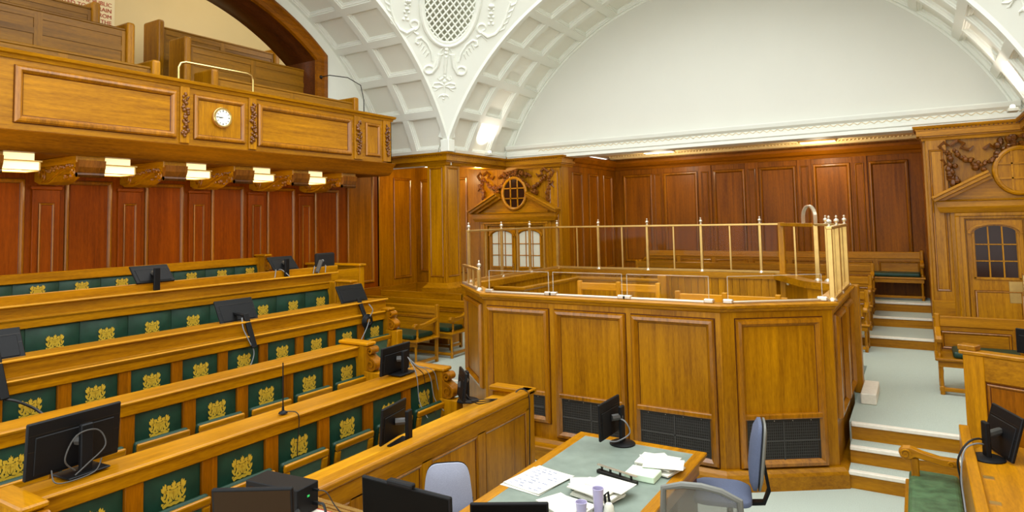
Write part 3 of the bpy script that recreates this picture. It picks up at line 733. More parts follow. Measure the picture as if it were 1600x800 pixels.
# brackets
def bracket(yc, first=None):
    root = MB().box(XL, XL+1.12, yc-.16, yc+.16, 3.47, 3.56).build('bracket', 'oak_x', gal, bevel=.01)
    prof = [(XL, 3.5), (XL+1.05, 3.5), (XL+1.08, 3.44), (XL+1.07, 3.36), (XL+1.02, 3.32), (XL+.97, 3.34), (XL+.95, 3.39), (XL+.88, 3.42), (XL+.75, 3.40), (XL+.6, 3.35), (XL+.45, 3.28), (XL+.3, 3.25), (XL+.12, 3.26), (XL, 3.3)]
    MB().prism(prof, 'y', yc-.13, yc+.13).build('console', 'oak_x', root, bevel=.008)
    car = MB(); rr = random.Random(int(yc*100))
    for sy in (-1, 1):
        y = yc+sy*.135
        for (c, r, a0, tn) in (((XL+.22, 3.38), .1, -PI/2, 1.6), ((XL+1.0, 3.38), .055, PI, 1.4)):
            n = 22; car.tube([(c[0]+r*(1-.8*i/n)*math.cos(a0+tn*2*PI*i/n), y, c[1]+r*(1-.8*i/n)*math.sin(a0+tn*2*PI*i/n)) for i in range(n+1)], .014, 5)
        edge = [(XL+.22, 3.28), (XL+.4, 3.29), (XL+.55, 3.35), (XL+.72, 3.41), (XL+.86, 3.435), (XL+.96, 3.42)]
        car.tube([(x, y, z) for x, z in edge], .014, 5)
        for k in range(26):
            x = XL+.32+.66*k/25; car.ball((x, y, 3.455+rr.uniform(-.03, .02)-.1*max(0, .5-k/25)), rr.uniform(.012, .024), 5, 3)
    for k in range(24):
        x = XL+.3+.62*rr.random(); car.ball((x, yc+rr.uniform(-.11, .11), 3.3+.13*(x-XL-.3)), rr.uniform(.015, .03), 5, 3)
    car.build('carving', 'moulding_oak', root, smooth=True)
    tail = MB(); tail.prism([(XL+1.08, 3.5), (XL+1.16, 3.5), (XL+1.15, 3.42), (XL+1.12, 3.36), (XL+1.08, 3.33)], 'y', yc-.15, yc+.15)
    for k in range(5): tail.tube([(XL+1.1, yc-.15, 3.33), (XL+1.1, yc+.15, 3.33)], .03, 6)
    tail.build('front_scroll', 'carved_oak', root)
    return root
for y in PIL[1:]: bracket(y+.155)
# gallery lanterns
def lantern(loc, label):
    t = thing('ceiling_lantern', label, 'lamp', loc, 0, 'square lanterns under the gallery'); x, y, z = loc
    MB().box(x-.17, x+.17, y-.18, y+.18, z-.115, z-.02).build('glass_shade', 'lamp_glass', t, bevel=.004)
    MB().box(x-.13, x+.13, y-.145, y+.145, z-.018, z+.085).build('upper_shade', 'lamp_glass', t)
    fr = MB().box(x-.19, x+.19, y-.2, y+.2, z-.022, z-.006)
    for sx in (-1, 1):
        for sy in (-1, 1): fr.box(x+sx*.172-.006, x+sx*.172+.006, y+sy*.182-.006, y+sy*.182+.006, z-.12, z-.02)
    for s in (-1, 1): fr.box(x-.178, x+.178, y+s*.182-.006, y+s*.182+.006, z-.122, z-.112).box(x+s*.172-.006, x+s*.172+.006, y-.188, y+.188, z-.122, z-.112)
    fr.build('lantern_frame', 'brass', t)
    l = new_light('lantern_light', 'POINT', (x, y, z-.2), 4.5, (1, .72, .36), .12); l.parent = t; l.location = Vector((0, 0, -.24))
    return t
LN = ['leftmost square lantern under the gallery', 'second lantern from the left under the gallery', 'middle lantern under the gallery below the clock', 'fourth lantern from the left under the gallery', 'rightmost lantern under the gallery near its corner']
for i, y in enumerate((3.25, 4.30, 5.33, 6.39, 7.42)): lantern((-8.5, y, 3.475), LN[i])
# clock
t = thing('wall_clock', 'round brass rimmed clock on the gallery front', 'clock', (GX+.01, 5.58, 4.2))
def disc(mb, x0, x1, yc, zc, r, n=32): mb.prism([(yc+r*math.cos(2*PI*i/n), zc+r*math.sin(2*PI*i/n)) for i in range(n)], 'x', x0, x1)
m = MB(); disc(m, GX+.005, GX+.05, 5.58, 4.2, .145); m.build('clock_case', 'bright_brass', t, bevel=.012, seg=2)
m = MB(); disc(m, GX+.045, GX+.056, 5.58, 4.2, .115); m.build('dial', 'clock_face', t)
MB().tube([(GX+.055, 5.58+.125*math.cos(2*PI*i/32), 4.2+.125*math.sin(2*PI*i/32)) for i in range(32)], .014, 6, True).build('bezel', 'bright_brass', t, smooth=True)
m = MB()
for k in range(12):
    a = 2*PI*k/12; c = (GX+.0575, 5.58+.092*math.cos(a), 4.2+.092*math.sin(a)); u = Vector((0, math.cos(a), math.sin(a)))*.012; v = Vector((0, -math.sin(a), math.cos(a)))*(.004 if k % 3 else .006); m.obox(c, u, v, (.0008, 0, 0))
m.build('hour_marks', 'cable_black', t)
m = MB()
for a, L_, w in ((math.radians(188), .06, .004), (math.radians(178), .085, .003)):
    u = Vector((0, math.cos(a), math.sin(a))); v = Vector((0, -math.sin(a), math.cos(a))); m.obox(Vector((GX+.059, 5.58, 4.2))+u*L_/2, u*L_/2, v*w, (.0008, 0, 0))
m.build('clock_hands', 'cable_black', t)
# rail on the parapet and reading lamp
yr0, yr1 = 5.02, 6.17
tag(MB().tube([(GX-.1, yr0, 4.62), (GX-.1, yr0, 4.83), (GX-.1, yr0+.03, 4.89), (GX-.1, yr0+.1, 4.915), (GX-.1, yr1-.1, 4.93), (GX-.1, yr1-.03, 4.91), (GX-.1, yr1, 4.85), (GX-.1, yr1, 4.62)], .016, 8).build('guard_rail', 'bright_brass', smooth=True), 'bent brass guard rail on top of the gallery parapet', 'rail')
t = thing('reading_lamp', 'thin curved brass lamp arm at the gallery opening post', 'lamp', (XL+.06, 8.45, 5.45))
MB().tube([(XL+.06, 8.42, 5.43), (XL+.2, 8.5, 5.46), (XL+.45, 8.72, 5.42), (XL+.62, 8.88, 5.28), (XL+.66, 8.92, 5.0), (XL+.66, 8.92, 4.66)], .009, 6).build('lamp_arm', 'metal_dark', t, smooth=True)
MB().ball((XL+.06, 8.42, 5.43), .035, 8, 6).build('wall_boss', 'metal_dark', t, smooth=True)
# gallery floor tiers + benches
struct(MB().box(-9.2, GX-.1, .5, 9.0, 3.66, 3.9).box(-10.3, -9.2, .5, 9.0, 3.66, 4.45).box(-12, -10.3, .5, 10.6, 3.66, 4.95).build('floor_gallery', 'dark_oak'), 'dark stepped floor of the public gallery')
def gallery_bench(x, y0, y1, zb, zt, ends, label, mid=True):
    t = thing('gallery_bench', label, 'bench', (x, (y0+y1)/2, zb), 0, 'panelled benches of the public gallery')
    MB().box(x-.03, x, y0, y1, zb, zt).build('backrest', 'worn_oak_y', t, bevel=.004)
    MB().box(x-.045, x+.02, y0, y1, zt-.04, zt).build('top_rail', 'worn_oak_y', t, bevel=.012)
    n = max(1, round((y1-y0)/1.15)); w = (y1-y0)/n
    for i in range(n+1): MB().box(x, x+.012, y0+i*w-.05 if i else y0, y0+i*w+.05 if i < n else y1, zb, zt-.04).build('stile', 'worn_oak_z', t)
    MB().box(x, x+.011, y0, y1, zt-.13, zt-.04).build('rail', 'worn_oak_y', t)
    if mid: MB().box(x, x+.011, y0, y1, zt-.34, zt-.26).build('rail', 'worn_oak_y', t)
    MB().box(x-.4, x-.03, y0, y1, zb+.38, zb+.43).build('seat', 'worn_oak_y', t, bevel=.006)
    for e in ends:
        ye = y0 if e == 'l' else y1; o = -.12 if e == 'l' else 0
        MB().box(x-.40, x+.06, ye+o, ye+o+.12, zb, zt+.1).build('bench_end', 'oak_z', t, bevel=.035, seg=3)
    return t
gallery_bench(-8.62, .6, 4.82, 3.9, 4.84, 'r', 'front left bench of the public gallery, low behind the parapet', False)
gallery_bench(-8.62, 5.80, 8.5, 3.9, 4.88, 'lr', 'front right bench of the public gallery, low behind the parapet', False)
gallery_bench(-9.7, .6, 5.05, 4.45, 5.60, 'r', 'middle left bench of the public gallery, nearest the aisle')
gallery_bench(-9.7, 6.05, 8.38, 4.45, 5.60, 'lr', 'middle right bench of the public gallery beside the brass rail')
gallery_bench(-10.8, .6, 5.10, 4.95, 6.14, 'r', 'rear left bench of the public gallery below the notice', False)
gallery_bench(-10.8, 6.25, 8.5, 4.95, 6.12, 'lr', 'rear right bench of the public gallery', False)
# small table in the gallery aisle
t = thing('side_table', 'small dark wooden table in the gallery aisle', 'table', (-10.35, 6.55, 4.95))
MB().box(-10.5, -10.0, 6.25, 6.9, 5.62, 5.66).build('tabletop', 'dark_oak', t, bevel=.006)
for sx in (-10.47, -10.07):
    for sy in (6.28, 6.83): MB().box(sx, sx+.04, sy, sy+.04, 4.95, 5.62).build('leg', 'dark_oak', t)
# notice with red lettering
sg = tag(MB().box(-11.897, -11.88, 3.9, 6.0, 6.2, 6.95).build('notice_board', 'sign_board'), 'cream notice with red capitals on the gallery back wall', 'sign')
def text(body, size, loc, rot, mat, parent, name='lettering', align='RIGHT', ext=.002):
    cu = bpy.data.curves.new(name, 'FONT'); cu.body = body; cu.size = size; cu.align_x = align; cu.extrude = ext
    o = bpy.data.objects.new(name, cu); COL.objects.link(o); o.location = loc; o.rotation_euler = rot
    bpy.context.view_layer.update()
    me = bpy.data.meshes.new_from_object(o.evaluated_get(bpy.context.evaluated_depsgraph_get()))
    bpy.data.objects.remove(o)
    o2 = bpy.data.objects.new(name, me); COL.objects.link(o2); me.materials.clear(); me.materials.append(M[mat])
    o2.location = loc; o2.rotation_euler = rot; o2.parent = parent; ORG[o2.name] = Vector((0,0,0)); return o2
for i, row in enumerate(('MEMBERS OF THE PUBLIC', 'ARE REQUESTED TO REFRAIN', 'FROM', 'IN THE')):
    text(row, .1, (-11.875, 5.95, 6.57-.106*i), (PI/2, 0, PI/2), 'red_print', sg)['kind'] = 'stuff'
# ================================================================== DOCK
dock = thing('dock', 'large panelled oak dock with brass and glass rail', 'dock', (-3.2, 8.6, 0))
OUT = [(-4.60, 6.65), (-1.71, 6.65), (-.72, 7.32), (-.70, 9.12), (-1.15, 9.5), (-1.75, 10.65), (-5.65, 10.65), (-5.55, 7.55)]
# faces go round anticlockwise seen from above; outside is right of travel
def inset(poly, d):
    k = len(poly); out = []
    for i in range(k):
        a, b, c = Vector(poly[i-1]), Vector(poly[i]), Vector(poly[(i+1) % k])
        n1 = Vector(((b-a).y, -(b-a).x)).normalized(); n2 = Vector(((c-b).y, -(c-b).x)).normalized()
        m = (n1+n2)/(1+n1.dot(n2)); out.append((b.x-m.x*d, b.y-m.y*d))
    return out
BODY = inset(OUT, .06); LINE = inset(OUT, .16)
def wall_piece(i, name, z0, z1, mat):
    k = len(OUT); a, b = BODY[i], BODY[(i+1) % k]; c, d = LINE[(i+1) % k], LINE[i]
    return MB().prism([a, b, c, d], 'z', z0, z1).build(name, mat, dock)
walls = []
for i in range(len(OUT)):
    if i == 4:      # door bay at the rear right corner
        continue
    walls.append((i, wall_piece(i, 'side_wall', 0, 1.74, 'oak_z')))
wd = dict(walls)
MB().run(OUT, [(-.2, 1.72), (-.06, 1.72), (-.03, 1.735), (-.02, 1.76), (.0, 1.77), (.005, 1.795), (-.02, 1.81), (-.2, 1.81)], True).build('ledge', 'oak_x', dock)
MB().run(OUT[:4], [(-.06, 0), (.03, 0), (.03, .13), (.015, .16), (-.02, .19), (-.06, .19)]).build('plinth', 'oak_x', dock)
MB().run([OUT[7], OUT[0]], [(-.06, 0), (.03, 0), (.03, .13), (.015, .16), (-.02, .19), (-.06, .19)]).build('plinth', 'oak_x', dock)
MB().box(-4.62, -3.9, 6.52, 6.66, 0, .30).build('plinth_block', 'oak_x', dock, bevel=.012)
MB().box(-4.62, -3.35, 6.5, 6.64, 0, .16).build('plinth_block', 'oak_x', dock, bevel=.012)
def vent(parent, o, u, w, h, n):
    o, u, n = Vector(o), Vector(u).normalized(), Vector(n); v = Vector((0,0,1))
    c4 = [o, o+u*w, o+u*w+v*h, o+v*h]; mb = MB()
    mb.mould(c4, n, [(0, 0), (0, .012), (.02, .012), (.02, .006)]); mb.field(c4, n, .02, .003)
    g = mb.build('vent_grille', 'vent_metal', parent)
    b = MB(); k = int(w/.022)
    for i in range(k): b.obox(o+u*(.02+(w-.04)*(i+.5)/k)+v*h/2+n*.006, u*.0022, n*.002, v*(h/2-.02))
    k2 = int(h/.03)
    for i in range(k2): b.obox(o+u*w/2+v*(.02+(h-.04)*(i+.5)/k2)+n*.008, u*(w/2-.02), n*.002, v*.002)
    b.obox(o+u*w/2+v*h/2+n*.01, u*(w/2-.01), n*.004, v*.008); b.obox(o+u*w*.5+v*h/2+n*.01, u*.006, n*.004, v*(h/2-.01))
    b.build('grille_bars', 'grey_plastic', g)
    s = MB()
    for i in range(4):
        for z in (.01, h-.01): s.ball(o+u*(w*(i+.5)/4)+v*z+n*.013, .005, 6, 3)
    s.build('screws', 'silvered', g)
def dock_bay(a, b, z0, zvent, ztop=1.655, v=True):
    a, b = Vector((*a, 0)), Vector((*b, 0)); u = (b-a).normalized(); n = Vector((u.y, -u.x, 0)); w = (b-a).length
    mb = MB(); Z = Vector((0,0,1)); c4 = [a+Z*z0, b+Z*z0, b+Z*ztop, a+Z*ztop]
    pr = [(-.01, .0015), (0, 0), (0, .02), (.015, .045), (.045, .05), (.06, .03), (.075, .012), (.08, .004)]
    mb.mould(c4, n, pr); mb.field(c4, n, .08, .004)
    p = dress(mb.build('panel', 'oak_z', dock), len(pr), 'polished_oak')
    if v:
        MB().obox(a+u*w/2+Z*(zvent+.035)+n*.02, u*(w/2-.04), n*.022, Z*.028).build('mid_rail', 'polished_oak', p, bevel=.012, seg=2)
        vent(dock, a+u*.07+Z*(z0+.05)+n*.003, u, w-.14, zvent-z0-.05, n)
    return p
Yb = BODY[0][1]
dock_bay((-4.53, Yb), (-3.68, Yb), .36, .66)
dock_bay((-3.60, Yb), (-2.74, Yb), .22, .66)
dock_bay((-2.67, Yb), (-1.79, Yb), .20, .66)
def along(i, t0, t1):
    a, b = Vector(BODY[i]), Vector(BODY[(i+1) % len(BODY)]); return tuple(a.lerp(b, t0)), tuple(a.lerp(b, t1))
dock_bay(*along(1, .13, .9), .20, .66)
dock_bay(*along(2, .06, .46), .62, .8, v=False); dock_bay(*along(2, .52, .95), .62, .8, v=False)
dock_bay(*along(7, .1, .9), .62, .8, v=False)
MB().box(-.76, -.66, 9.1, 9.3, .5, 1.8).build('end_post', 'oak_z', dock, bevel=.008)
MB().box(-.66, -.5, 8.6, 9.3, .5, .62).build('exit_step', 'nosing', dock, bevel=.008)
# interior: floor, lining boards, inner rail and benches
MB().prism(inset(OUT, .15), 'z', .95, 1.0).build('dock_floor', 'carpet', dock)
def boards(i, z0, z1, n):
    a, b = Vector(LINE[i]), Vector(LINE[(i+1) % len(LINE)]); d = (b-a)/n; nn = Vector((-d.y, d.x)).normalized()
    for k in range(n):
        p0 = a+d*(k+.03); p1 = a+d*(k+.97); q0 = p0+nn*.015; q1 = p1+nn*.015
        MB().prism([tuple(p0), tuple(p1), tuple(q1), tuple(q0)], 'z', z0, z1).build('lining_board', 'oak_z', wd[i])
boards(6, 1.0, 1.72, 24); boards(5, 1.0, 1.72, 34)
def pt_on(i, t): a, b = Vector(LINE[i]), Vector(LINE[(i+1) % 8]); return a.lerp(b, t)
inr = MB()
RAIL = [(-5.5, 8.18), (-4.9, 8.18), (-4.9, 9.98), (-3.46, 9.98)]
inr.run(RAIL, [(-.03, 1.66), (.03, 1.66), (.05, 1.69), (.05, 1.72), (-.05, 1.72), (-.05, 1.69)]); inr.build('inner_rail', 'oak_x', dock, bevel=.006)
ip = MB(); ip.run(RAIL, [(-.02, 1.0), (.02, 1.0), (.02, 1.66), (-.02, 1.66)]); ip.build('inner_partition', 'oak_z', dock)
MB().box(-3.5, -3.36, 9.93, 10.07, 1.0, 1.78).build('inner_post', 'oak_z', dock, bevel=.01)
def dock_bench(x0, x1, y, zt, posts, label):
    t = thing('dock_bench', label, 'bench', ((x0+x1)/2, y, 1.0))
    MB().box(x0, x1, y, y+.035, zt-.1, zt).build('top_rail', 'pale_oak_x', t, bevel=.006)
    MB().box(x0, x1, y, y+.03, 1.45, 1.52).build('lower_rail', 'pale_oak_x', t, bevel=.006)
    for p in posts: MB().box(p-.03, p+.03, y-.012, y+.045, 1.0, zt+.03).build('back_post', 'pale_oak_z', t, bevel=.006)
    MB().box(x0, x1, y-.42, y, 1.38, 1.42).build('seat', 'pale_oak_x', t, bevel=.006)
    for p in (posts[0], posts[-1]): MB().box(p-.03, p+.03, y-.42, y-.36, 1.0, 1.38).build('leg', 'pale_oak_z', t)
dock_bench(-4.22, -3.0, 8.6, 1.77, (-4.2, -3.6, -3.03), 'pale oak bench in the dock, left one with two open back bays')
dock_bench(-2.6, -1.3, 8.0, 1.745, (-2.57, -2.0, -1.4), 'pale oak bench in the dock, right one under the acrylic screen')
# ---- brass and glass rail
FIN = [(.001, 0), (.022, 0), (.022, .012), (.012, .02), (.01, .03), (.024, .045), (.028, .06), (.022, .075), (.008, .085), (.008, .092), (.013, .1), (.012, .112), (.001, .12)]
FIN = [(r, z) for r, z in FIN]
fin_src = None
def rail_post(x, y, z0, z1, r=.02, fin=True):
    global fin_src
    p = MB().box(x-r, x+r, y-r, y+r, z0, z1).build('brass_post', 'brass', dock, bevel=.004)
    MB().lathe([(.001, 0), (.045, 0), (.045, .012), (.034, .03), (.02, .04)], (x, y, z0), 10).build('post_foot', 'silvered', p, smooth=True)
    if fin:
        if fin_src is None:
            fin_src = MB().lathe(FIN, ORG[p.name], 12).build('finial', 'silvered', p, smooth=True); fin_src.location = Vector((x, y, z1+.012))-ORG[p.name]
        else: share(fin_src, 'finial', p, (x, y, z1+.012))
    return p
def thin_bar(x, y, z0, z1): MB().box(x-.011, x+.011, y-.011, y+.011, z0, z1).build('brass_bar', 'brass', dock)
ZL, ZR = 1.81, 2.54
FL = -5.56; FB = 10.53
for y in (7.78, 8.66, 9.54): rail_post(FL, y, ZL, ZR)
rail_post(FL, FB, ZL, ZR)
for y in (8.22, 9.14, 10.03): thin_bar(FL, y, ZL, ZR)
for x in (-4.75, -3.86, -2.96, -2.06): rail_post(x, FB, ZL, ZR)
for x in (-5.16, -4.31, -3.41, -2.51): thin_bar(x, FB, ZL, ZR)
MB().bar((FL, 7.75, ZR+.005), (FL, FB, ZR+.005), .05, .03).build('top_rail', 'brass', dock, bevel=.006)
MB().bar((FL, FB, ZR+.005), (-1.78, FB, ZR+.005), .05, .03).build('top_rail', 'brass', dock, bevel=.006)
MB().bar((FL, 7.75, ZL+.02), (FL, FB, ZL+.02), .06, .03).build('bottom_rail', 'brass', dock)
MB().bar((FL, FB, ZL+.02), (-1.78, FB, ZL+.02), .06, .03).build('bottom_rail', 'brass', dock)
def glass_pane(a, b, z0, z1, mat='clear_glass', th=.008):
    a, b = Vector((*a, 0)), Vector((*b, 0)); m = (a+b)/2; u = (b-a)/2; n = Vector((-u.y, u.x, 0)).normalized()*th/2
    return MB().obox((m.x, m.y, (z0+z1)/2), u, n, (0, 0, (z1-z0)/2)).build('glass_pane', mat, dock)
ys = [7.78, 8.22, 8.66, 9.14, 9.54, 10.03, FB]
for a, b in zip(ys[:-1], ys[1:]): glass_pane((FL, a+.02), (FL, b-.02), ZL+.03, ZR)
xs = [FL, -5.16, -4.75, -4.31, -3.86, -3.41, -2.96, -2.51, -2.06, -1.8]
for a, b in zip(xs[:-1], xs[1:]): glass_pane((a+.02, FB), (b-.02, FB), ZL+.03, ZR)
# door in the rear corner
da, db = Vector((-1.72, 10.5)), Vector((-1.17, 9.5))
dd = (db-da)
door = MB().obox(((da.x+db.x)/2, (da.y+db.y)/2, 1.38), (dd.x/2, dd.y/2, 0), (.018*.87, .018*.5, 0), (0, 0, .42)).build('dock_door', 'oak_z', dock, bevel=.006)
MB().ball((-1.66, 10.36, 1.68), .035, 8, 6).build('door_knob', 'silvered', door, smooth=True)
MB().box(-1.79, -1.71, 10.46, 10.56, 1.0, ZR+.03).build('door_frame', 'oak_z', dock, bevel=.006)
MB().bar((-1.75, 10.5, ZR), (-1.17, 9.5, ZR), .05, .05).build('door_head', 'oak_x', dock, bevel=.005)
thin_bar(-1.5, 10.06, ZL, ZR)
glass_pane((-1.70, 10.44), (-1.22, 9.56), ZL, ZR-.02)
pz = rail_post(-1.15, 9.48, ZL, ZR, .028, False)
hp = [(-1.15, 9.48, ZR+.02)]+[(-1.15-.09+.09*math.cos(a), 9.48+.12-.12*math.cos(a), ZR+.1+.16*math.sin(a)) for a in [PI*i/14 for i in range(15)]]+[(-1.33, 9.72, ZR+.02)]
MB().ribbon(hp, (0.8, .6, 0), .045, .02).build('rail_hoop', 'silvered', dock)
# right hand fence
FR = -.77
for y in (7.38, 8.1, 9.02): rail_post(FR, y, ZL, ZR, .024)
for y in (7.74, 8.56): thin_bar(FR, y, ZL, ZR)
rail_post(-1.02, 9.4, ZL, ZR, .016)
MB().bar((FR, 7.35, ZR+.005), (FR, 9.05, ZR+.005), .06, .03).build('top_rail', 'brass', dock, bevel=.006)
MB().bar((FR, 9.05, ZR+.005), (-1.15, 9.48, ZR+.005), .06, .03).build('top_rail', 'brass', dock, bevel=.006)
MB().bar((FR, 7.35, ZL+.02), (FR, 9.05, ZL+.02), .06, .03).build('bottom_rail', 'brass', dock)
glass_pane((FR, 7.4), (FR, 9.0), ZL+.03, ZR)
# low fence on the left chamfer
c0, c1 = Vector((-5.5, 7.56)), Vector((-4.78, 6.9))
for k in range(4):
    p = c0.lerp(c1, k/3)
    if k < 3: thin_bar(p.x, p.y, ZL, 2.06)
    else: rail_post(p.x, p.y, ZL, 2.06, .02)
MB().bar((c0.x, c0.y, 2.07), (c1.x, c1.y, 2.07), .05, .03).build('top_rail', 'brass', dock, bevel=.005)
MB().bar((c0.x, c0.y, ZL+.015), (c1.x, c1.y, ZL+.015), .05, .03).build('bottom_rail', 'silvered', dock)
# acrylic screens along the front ledge
def screen(a, b, z1):
    p = glass_pane(a, b, 1.84, z1, 'acrylic', .01)
    A, B = Vector((*a, 0)), Vector((*b, 0)); Z = Vector((0,0,1)); e = MB()
    e.bar(A+Z*1.84, A+Z*z1, .004, .012, (0,1,0)); e.bar(B+Z*1.84, B+Z*z1, .004, .012, (0,1,0)); e.bar(A+Z*z1, B+Z*z1, .012, .004)
    e.build('screen_edge', 'acrylic_edge', p)
    f = MB(); f.bar(A+Z*1.822, B+Z*1.822, .04, .024); f.build('screen_channel', 'silvered', p, bevel=.006)
    for q in (A, B): MB().box(q.x-.05, q.x+.05, q.y-.03, q.y+.03, 1.81, 1.855).build('screen_clamp', 'silvered', p, bevel=.01)
yf = 6.74
for a, b in ((-4.52, -3.69), (-3.63, -2.78), (-2.72, -1.84)): screen((a, yf), (b, yf), 2.08)
screen((-1.66, 6.78), (-.86, 7.33), 2.08)
# ================================================================== COUNSEL BENCHES ON THE LEFT
def crest_mesh():
    """gold coat of arms: shield with cross, two winged supporters, crest above, scroll below (unit size, in y-z plane facing +x)"""
    mb = MB()
    def poly(pts, x=0): mb.add([(x, p[0], p[1]) for p in pts], [tuple(range(len(pts)))])
    def both(pts):
        poly(pts); poly([(-a, b) for a, b in pts][::-1])
    # shield border and cross
    sh = [(-.23, .3), (.23, .3), (.23, -.05), (.14, -.32), (0, -.48), (-.14, -.32), (-.23, -.05)]
    poly(sh)
    both([(.2, .36), (.34, .3), (.36, .0), (.3, -.2), (.18, -.4), (.22, -.05)]); both([(.14, -.34), (.3, -.3), (.44, -.5), (.3, -.6), (.08, -.52)])
    both([(.5, .3), (.6, .1), (.62, -.1), (.74, -.2), (.8, 0), (.78, .26), (.7, .4), (.58, .42)])
    poly([(-.045, .26), (.045, .26), (.045, -.42), (-.045, -.42)]); poly([(-.19, .1), (.19, .1), (.19, 0), (-.19, 0)]); poly([(-.16, .2), (-.09, .2), (-.09, .13), (-.16, .13)])
    # helmet and wing crest
    poly([(-.16, .33), (-.2, .46), (-.1, .58), (.1, .58), (.2, .46), (.16, .33)])
    poly([(-.12, .58), (-.2, .72), (-.12, .74), (-.12, .88), (-.03, .8), (.02, 1.0), (.07, .82), (.16, .86), (.14, .72), (.2, .68), (.12, .58)])
    # mantling
    both([(.2, .34), (.3, .44), (.27, .56), (.38, .6), (.34, .72), (.22, .66), (.18, .5)])
    # supporter body, hind leg, tail
    both([(.3, .34), (.42, .42), (.52, .36), (.56, .2), (.5, .06), (.56, -.12), (.66, -.3), (.6, -.5), (.46, -.62), (.34, -.6), (.42, -.46), (.46, -.32), (.36, -.2), (.3, -.02), (.36, .12)])
    both([(.3, .1), (.24, .22), (.28, .28), (.4, .2)]); both([(.34, -.18), (.24, -.26), (.25, -.34), (.38, -.3)])
    # head
    both([(.34, .4), (.26, .56), (.32, .68), (.46, .74), (.54, .66), (.5, .56), (.56, .5), (.46, .42)])
    # wing with spread points
    both([(.5, .3), (.58, .55), (.56, .8), (.68, .92), (.74, .74), (.84, .86), (.88, .62), (.98, .66), (.96, .42), (.86, .28), (.72, .24), (.6, .14)])
    # tail
    both([(.62, -.3), (.76, -.18), (.74, .0), (.64, .08), (.74, .14), (.88, .04), (.94, .16), (.98, -.04), (.9, -.2), (.8, -.36), (.68, -.48)])
    # compartment and motto scroll
    poly([(-.9, -.7), (-.66, -.52), (-.3, -.64), (0, -.56), (.3, -.64), (.66, -.52), (.9, -.7), (.8, -.88), (.5, -.78), (.2, -.86), (0, -.8), (-.2, -.86), (-.5, -.78), (-.8, -.88)])
    both([(.74, -.5), (.94, -.44), (.96, -.6), (.86, -.66)])
    return mb
crest_src = crest_mesh().build('crest', 'gold_leaf')
crest_data = crest_src.data; bpy.data.objects.remove(crest_src)
for p in crest_data.polygons: pass
def crest(parent, x, y, z, s):
    o = bpy.data.objects.new('crest', crest_data); COL.objects.link(o); o.parent = parent
    org = ORG[parent.name]; o.location = (x-org.x, y-org.y, z-org.z); o.scale = (1, s, s); ORG[o.name] = org
    o['label'] = 'gold coat of arms stamped on green leather'
    return o
def pad(mb, x, y0, y1, z0, z1, t, r=.02):
    """upholstered panel bulging towards +x"""
    ny, nz = 6, 5; vs = []
    for j in range(nz+1):
        for i in range(ny+1):
            u, v = i/ny, j/nz; e = (1-abs(2*u-1)**6)*(1-abs(2*v-1)**6)
            vs.append((x+t*(.25+.75*e) if 0 < i < ny and 0 < j < nz else x+t*.2, y0+(y1-y0)*u, z0+(z1-z0)*v))
    n0 = len(vs); w = ny+1
    fs = [(j*w+i, j*w+i+1, (j+1)*w+i+1, (j+1)*w+i) for j in range(nz) for i in range(ny)]
    b = [(x, y0, z0), (x, y1, z0), (x, y1, z1), (x, y0, z1)]; vs += b
    bot = list(range(0, w)); top = list(range(nz*w, nz*w+w)); lf = [j*w for j in range(nz+1)]; rt = [j*w+ny for j in range(nz+1)]
    fs += [tuple(bot)+(n0+1, n0), tuple(top)+(n0+2, n0+3), tuple(lf)+(n0+3, n0), tuple(rt)+(n0+2, n0+1)]
    mb.add(vs, fs); return mb
def scroll_end(parent, x0, x1, y, zt, zb, zseat, low=True):
    """bench end: capped standard with a carved S scroll in front"""
    e = MB().box(x0, x1-.02, y, y+.09, zb, zt-.035).build('bench_end', 'oak_z', parent, bevel=.004)
    MB().box(x0-.015, x1+.02, y-.025, y+.115, zt-.035, zt).build('end_cap', 'oak_x', e, bevel=.01)
    ct, cb = (x1+.035, zt-.085), (x1+.05, zseat+.07); rt_, rb_ = .042, .066; path = []; n = 26
    for i in range(n+1):
        f = i/n; a = PI-2*PI*1.35*(1-f); r = .010+(rt_-.010)*f; path.append((ct[0]+r*math.cos(a), ct[1]+r*math.sin(a)))
    p0 = Vector(path[-1]); p3 = Vector((cb[0]+rb_, cb[1])); d = (p0.y-p3.y); bz = []
    for i in range(1, 13):
        f = i/12; bz.append(tuple(p0*(1-f)**3+Vector((p0.x, p0.y-d*.55))*3*f*(1-f)**2+Vector((p3.x, p3.y+d*.5))*3*f*f*(1-f)+p3*f**3))
    path += bz
    for i in range(1, n+1):
        f = i/n; a = -2*PI*1.35*f; r = rb_+(.012-rb_)*f; path.append((cb[0]+r*math.cos(a), cb[1]+r*math.sin(a)))
    s = MB(); s.ribbon([(x, y+.045, z) for x, z in path], (0,1,0), .112, .016)
    s.prism([(x1-.02, zt-.04), (ct[0]+.02, zt-.045), (ct[0]+.03, ct[1]), tuple(p0)]+bz+[(cb[0]+.03, cb[1]-.055), (x1-.02, zseat)], 'y', y+.0, y+.09)
    s.build('carved_scroll', 'moulding_oak', e, smooth=True, ang=40)
    if low:
        MB().box(x1-.05, x1+.16, y-.01, y+.1, zb, zseat).build('arm_block', 'oak_z', e, bevel=.008)
seat_cache = {}
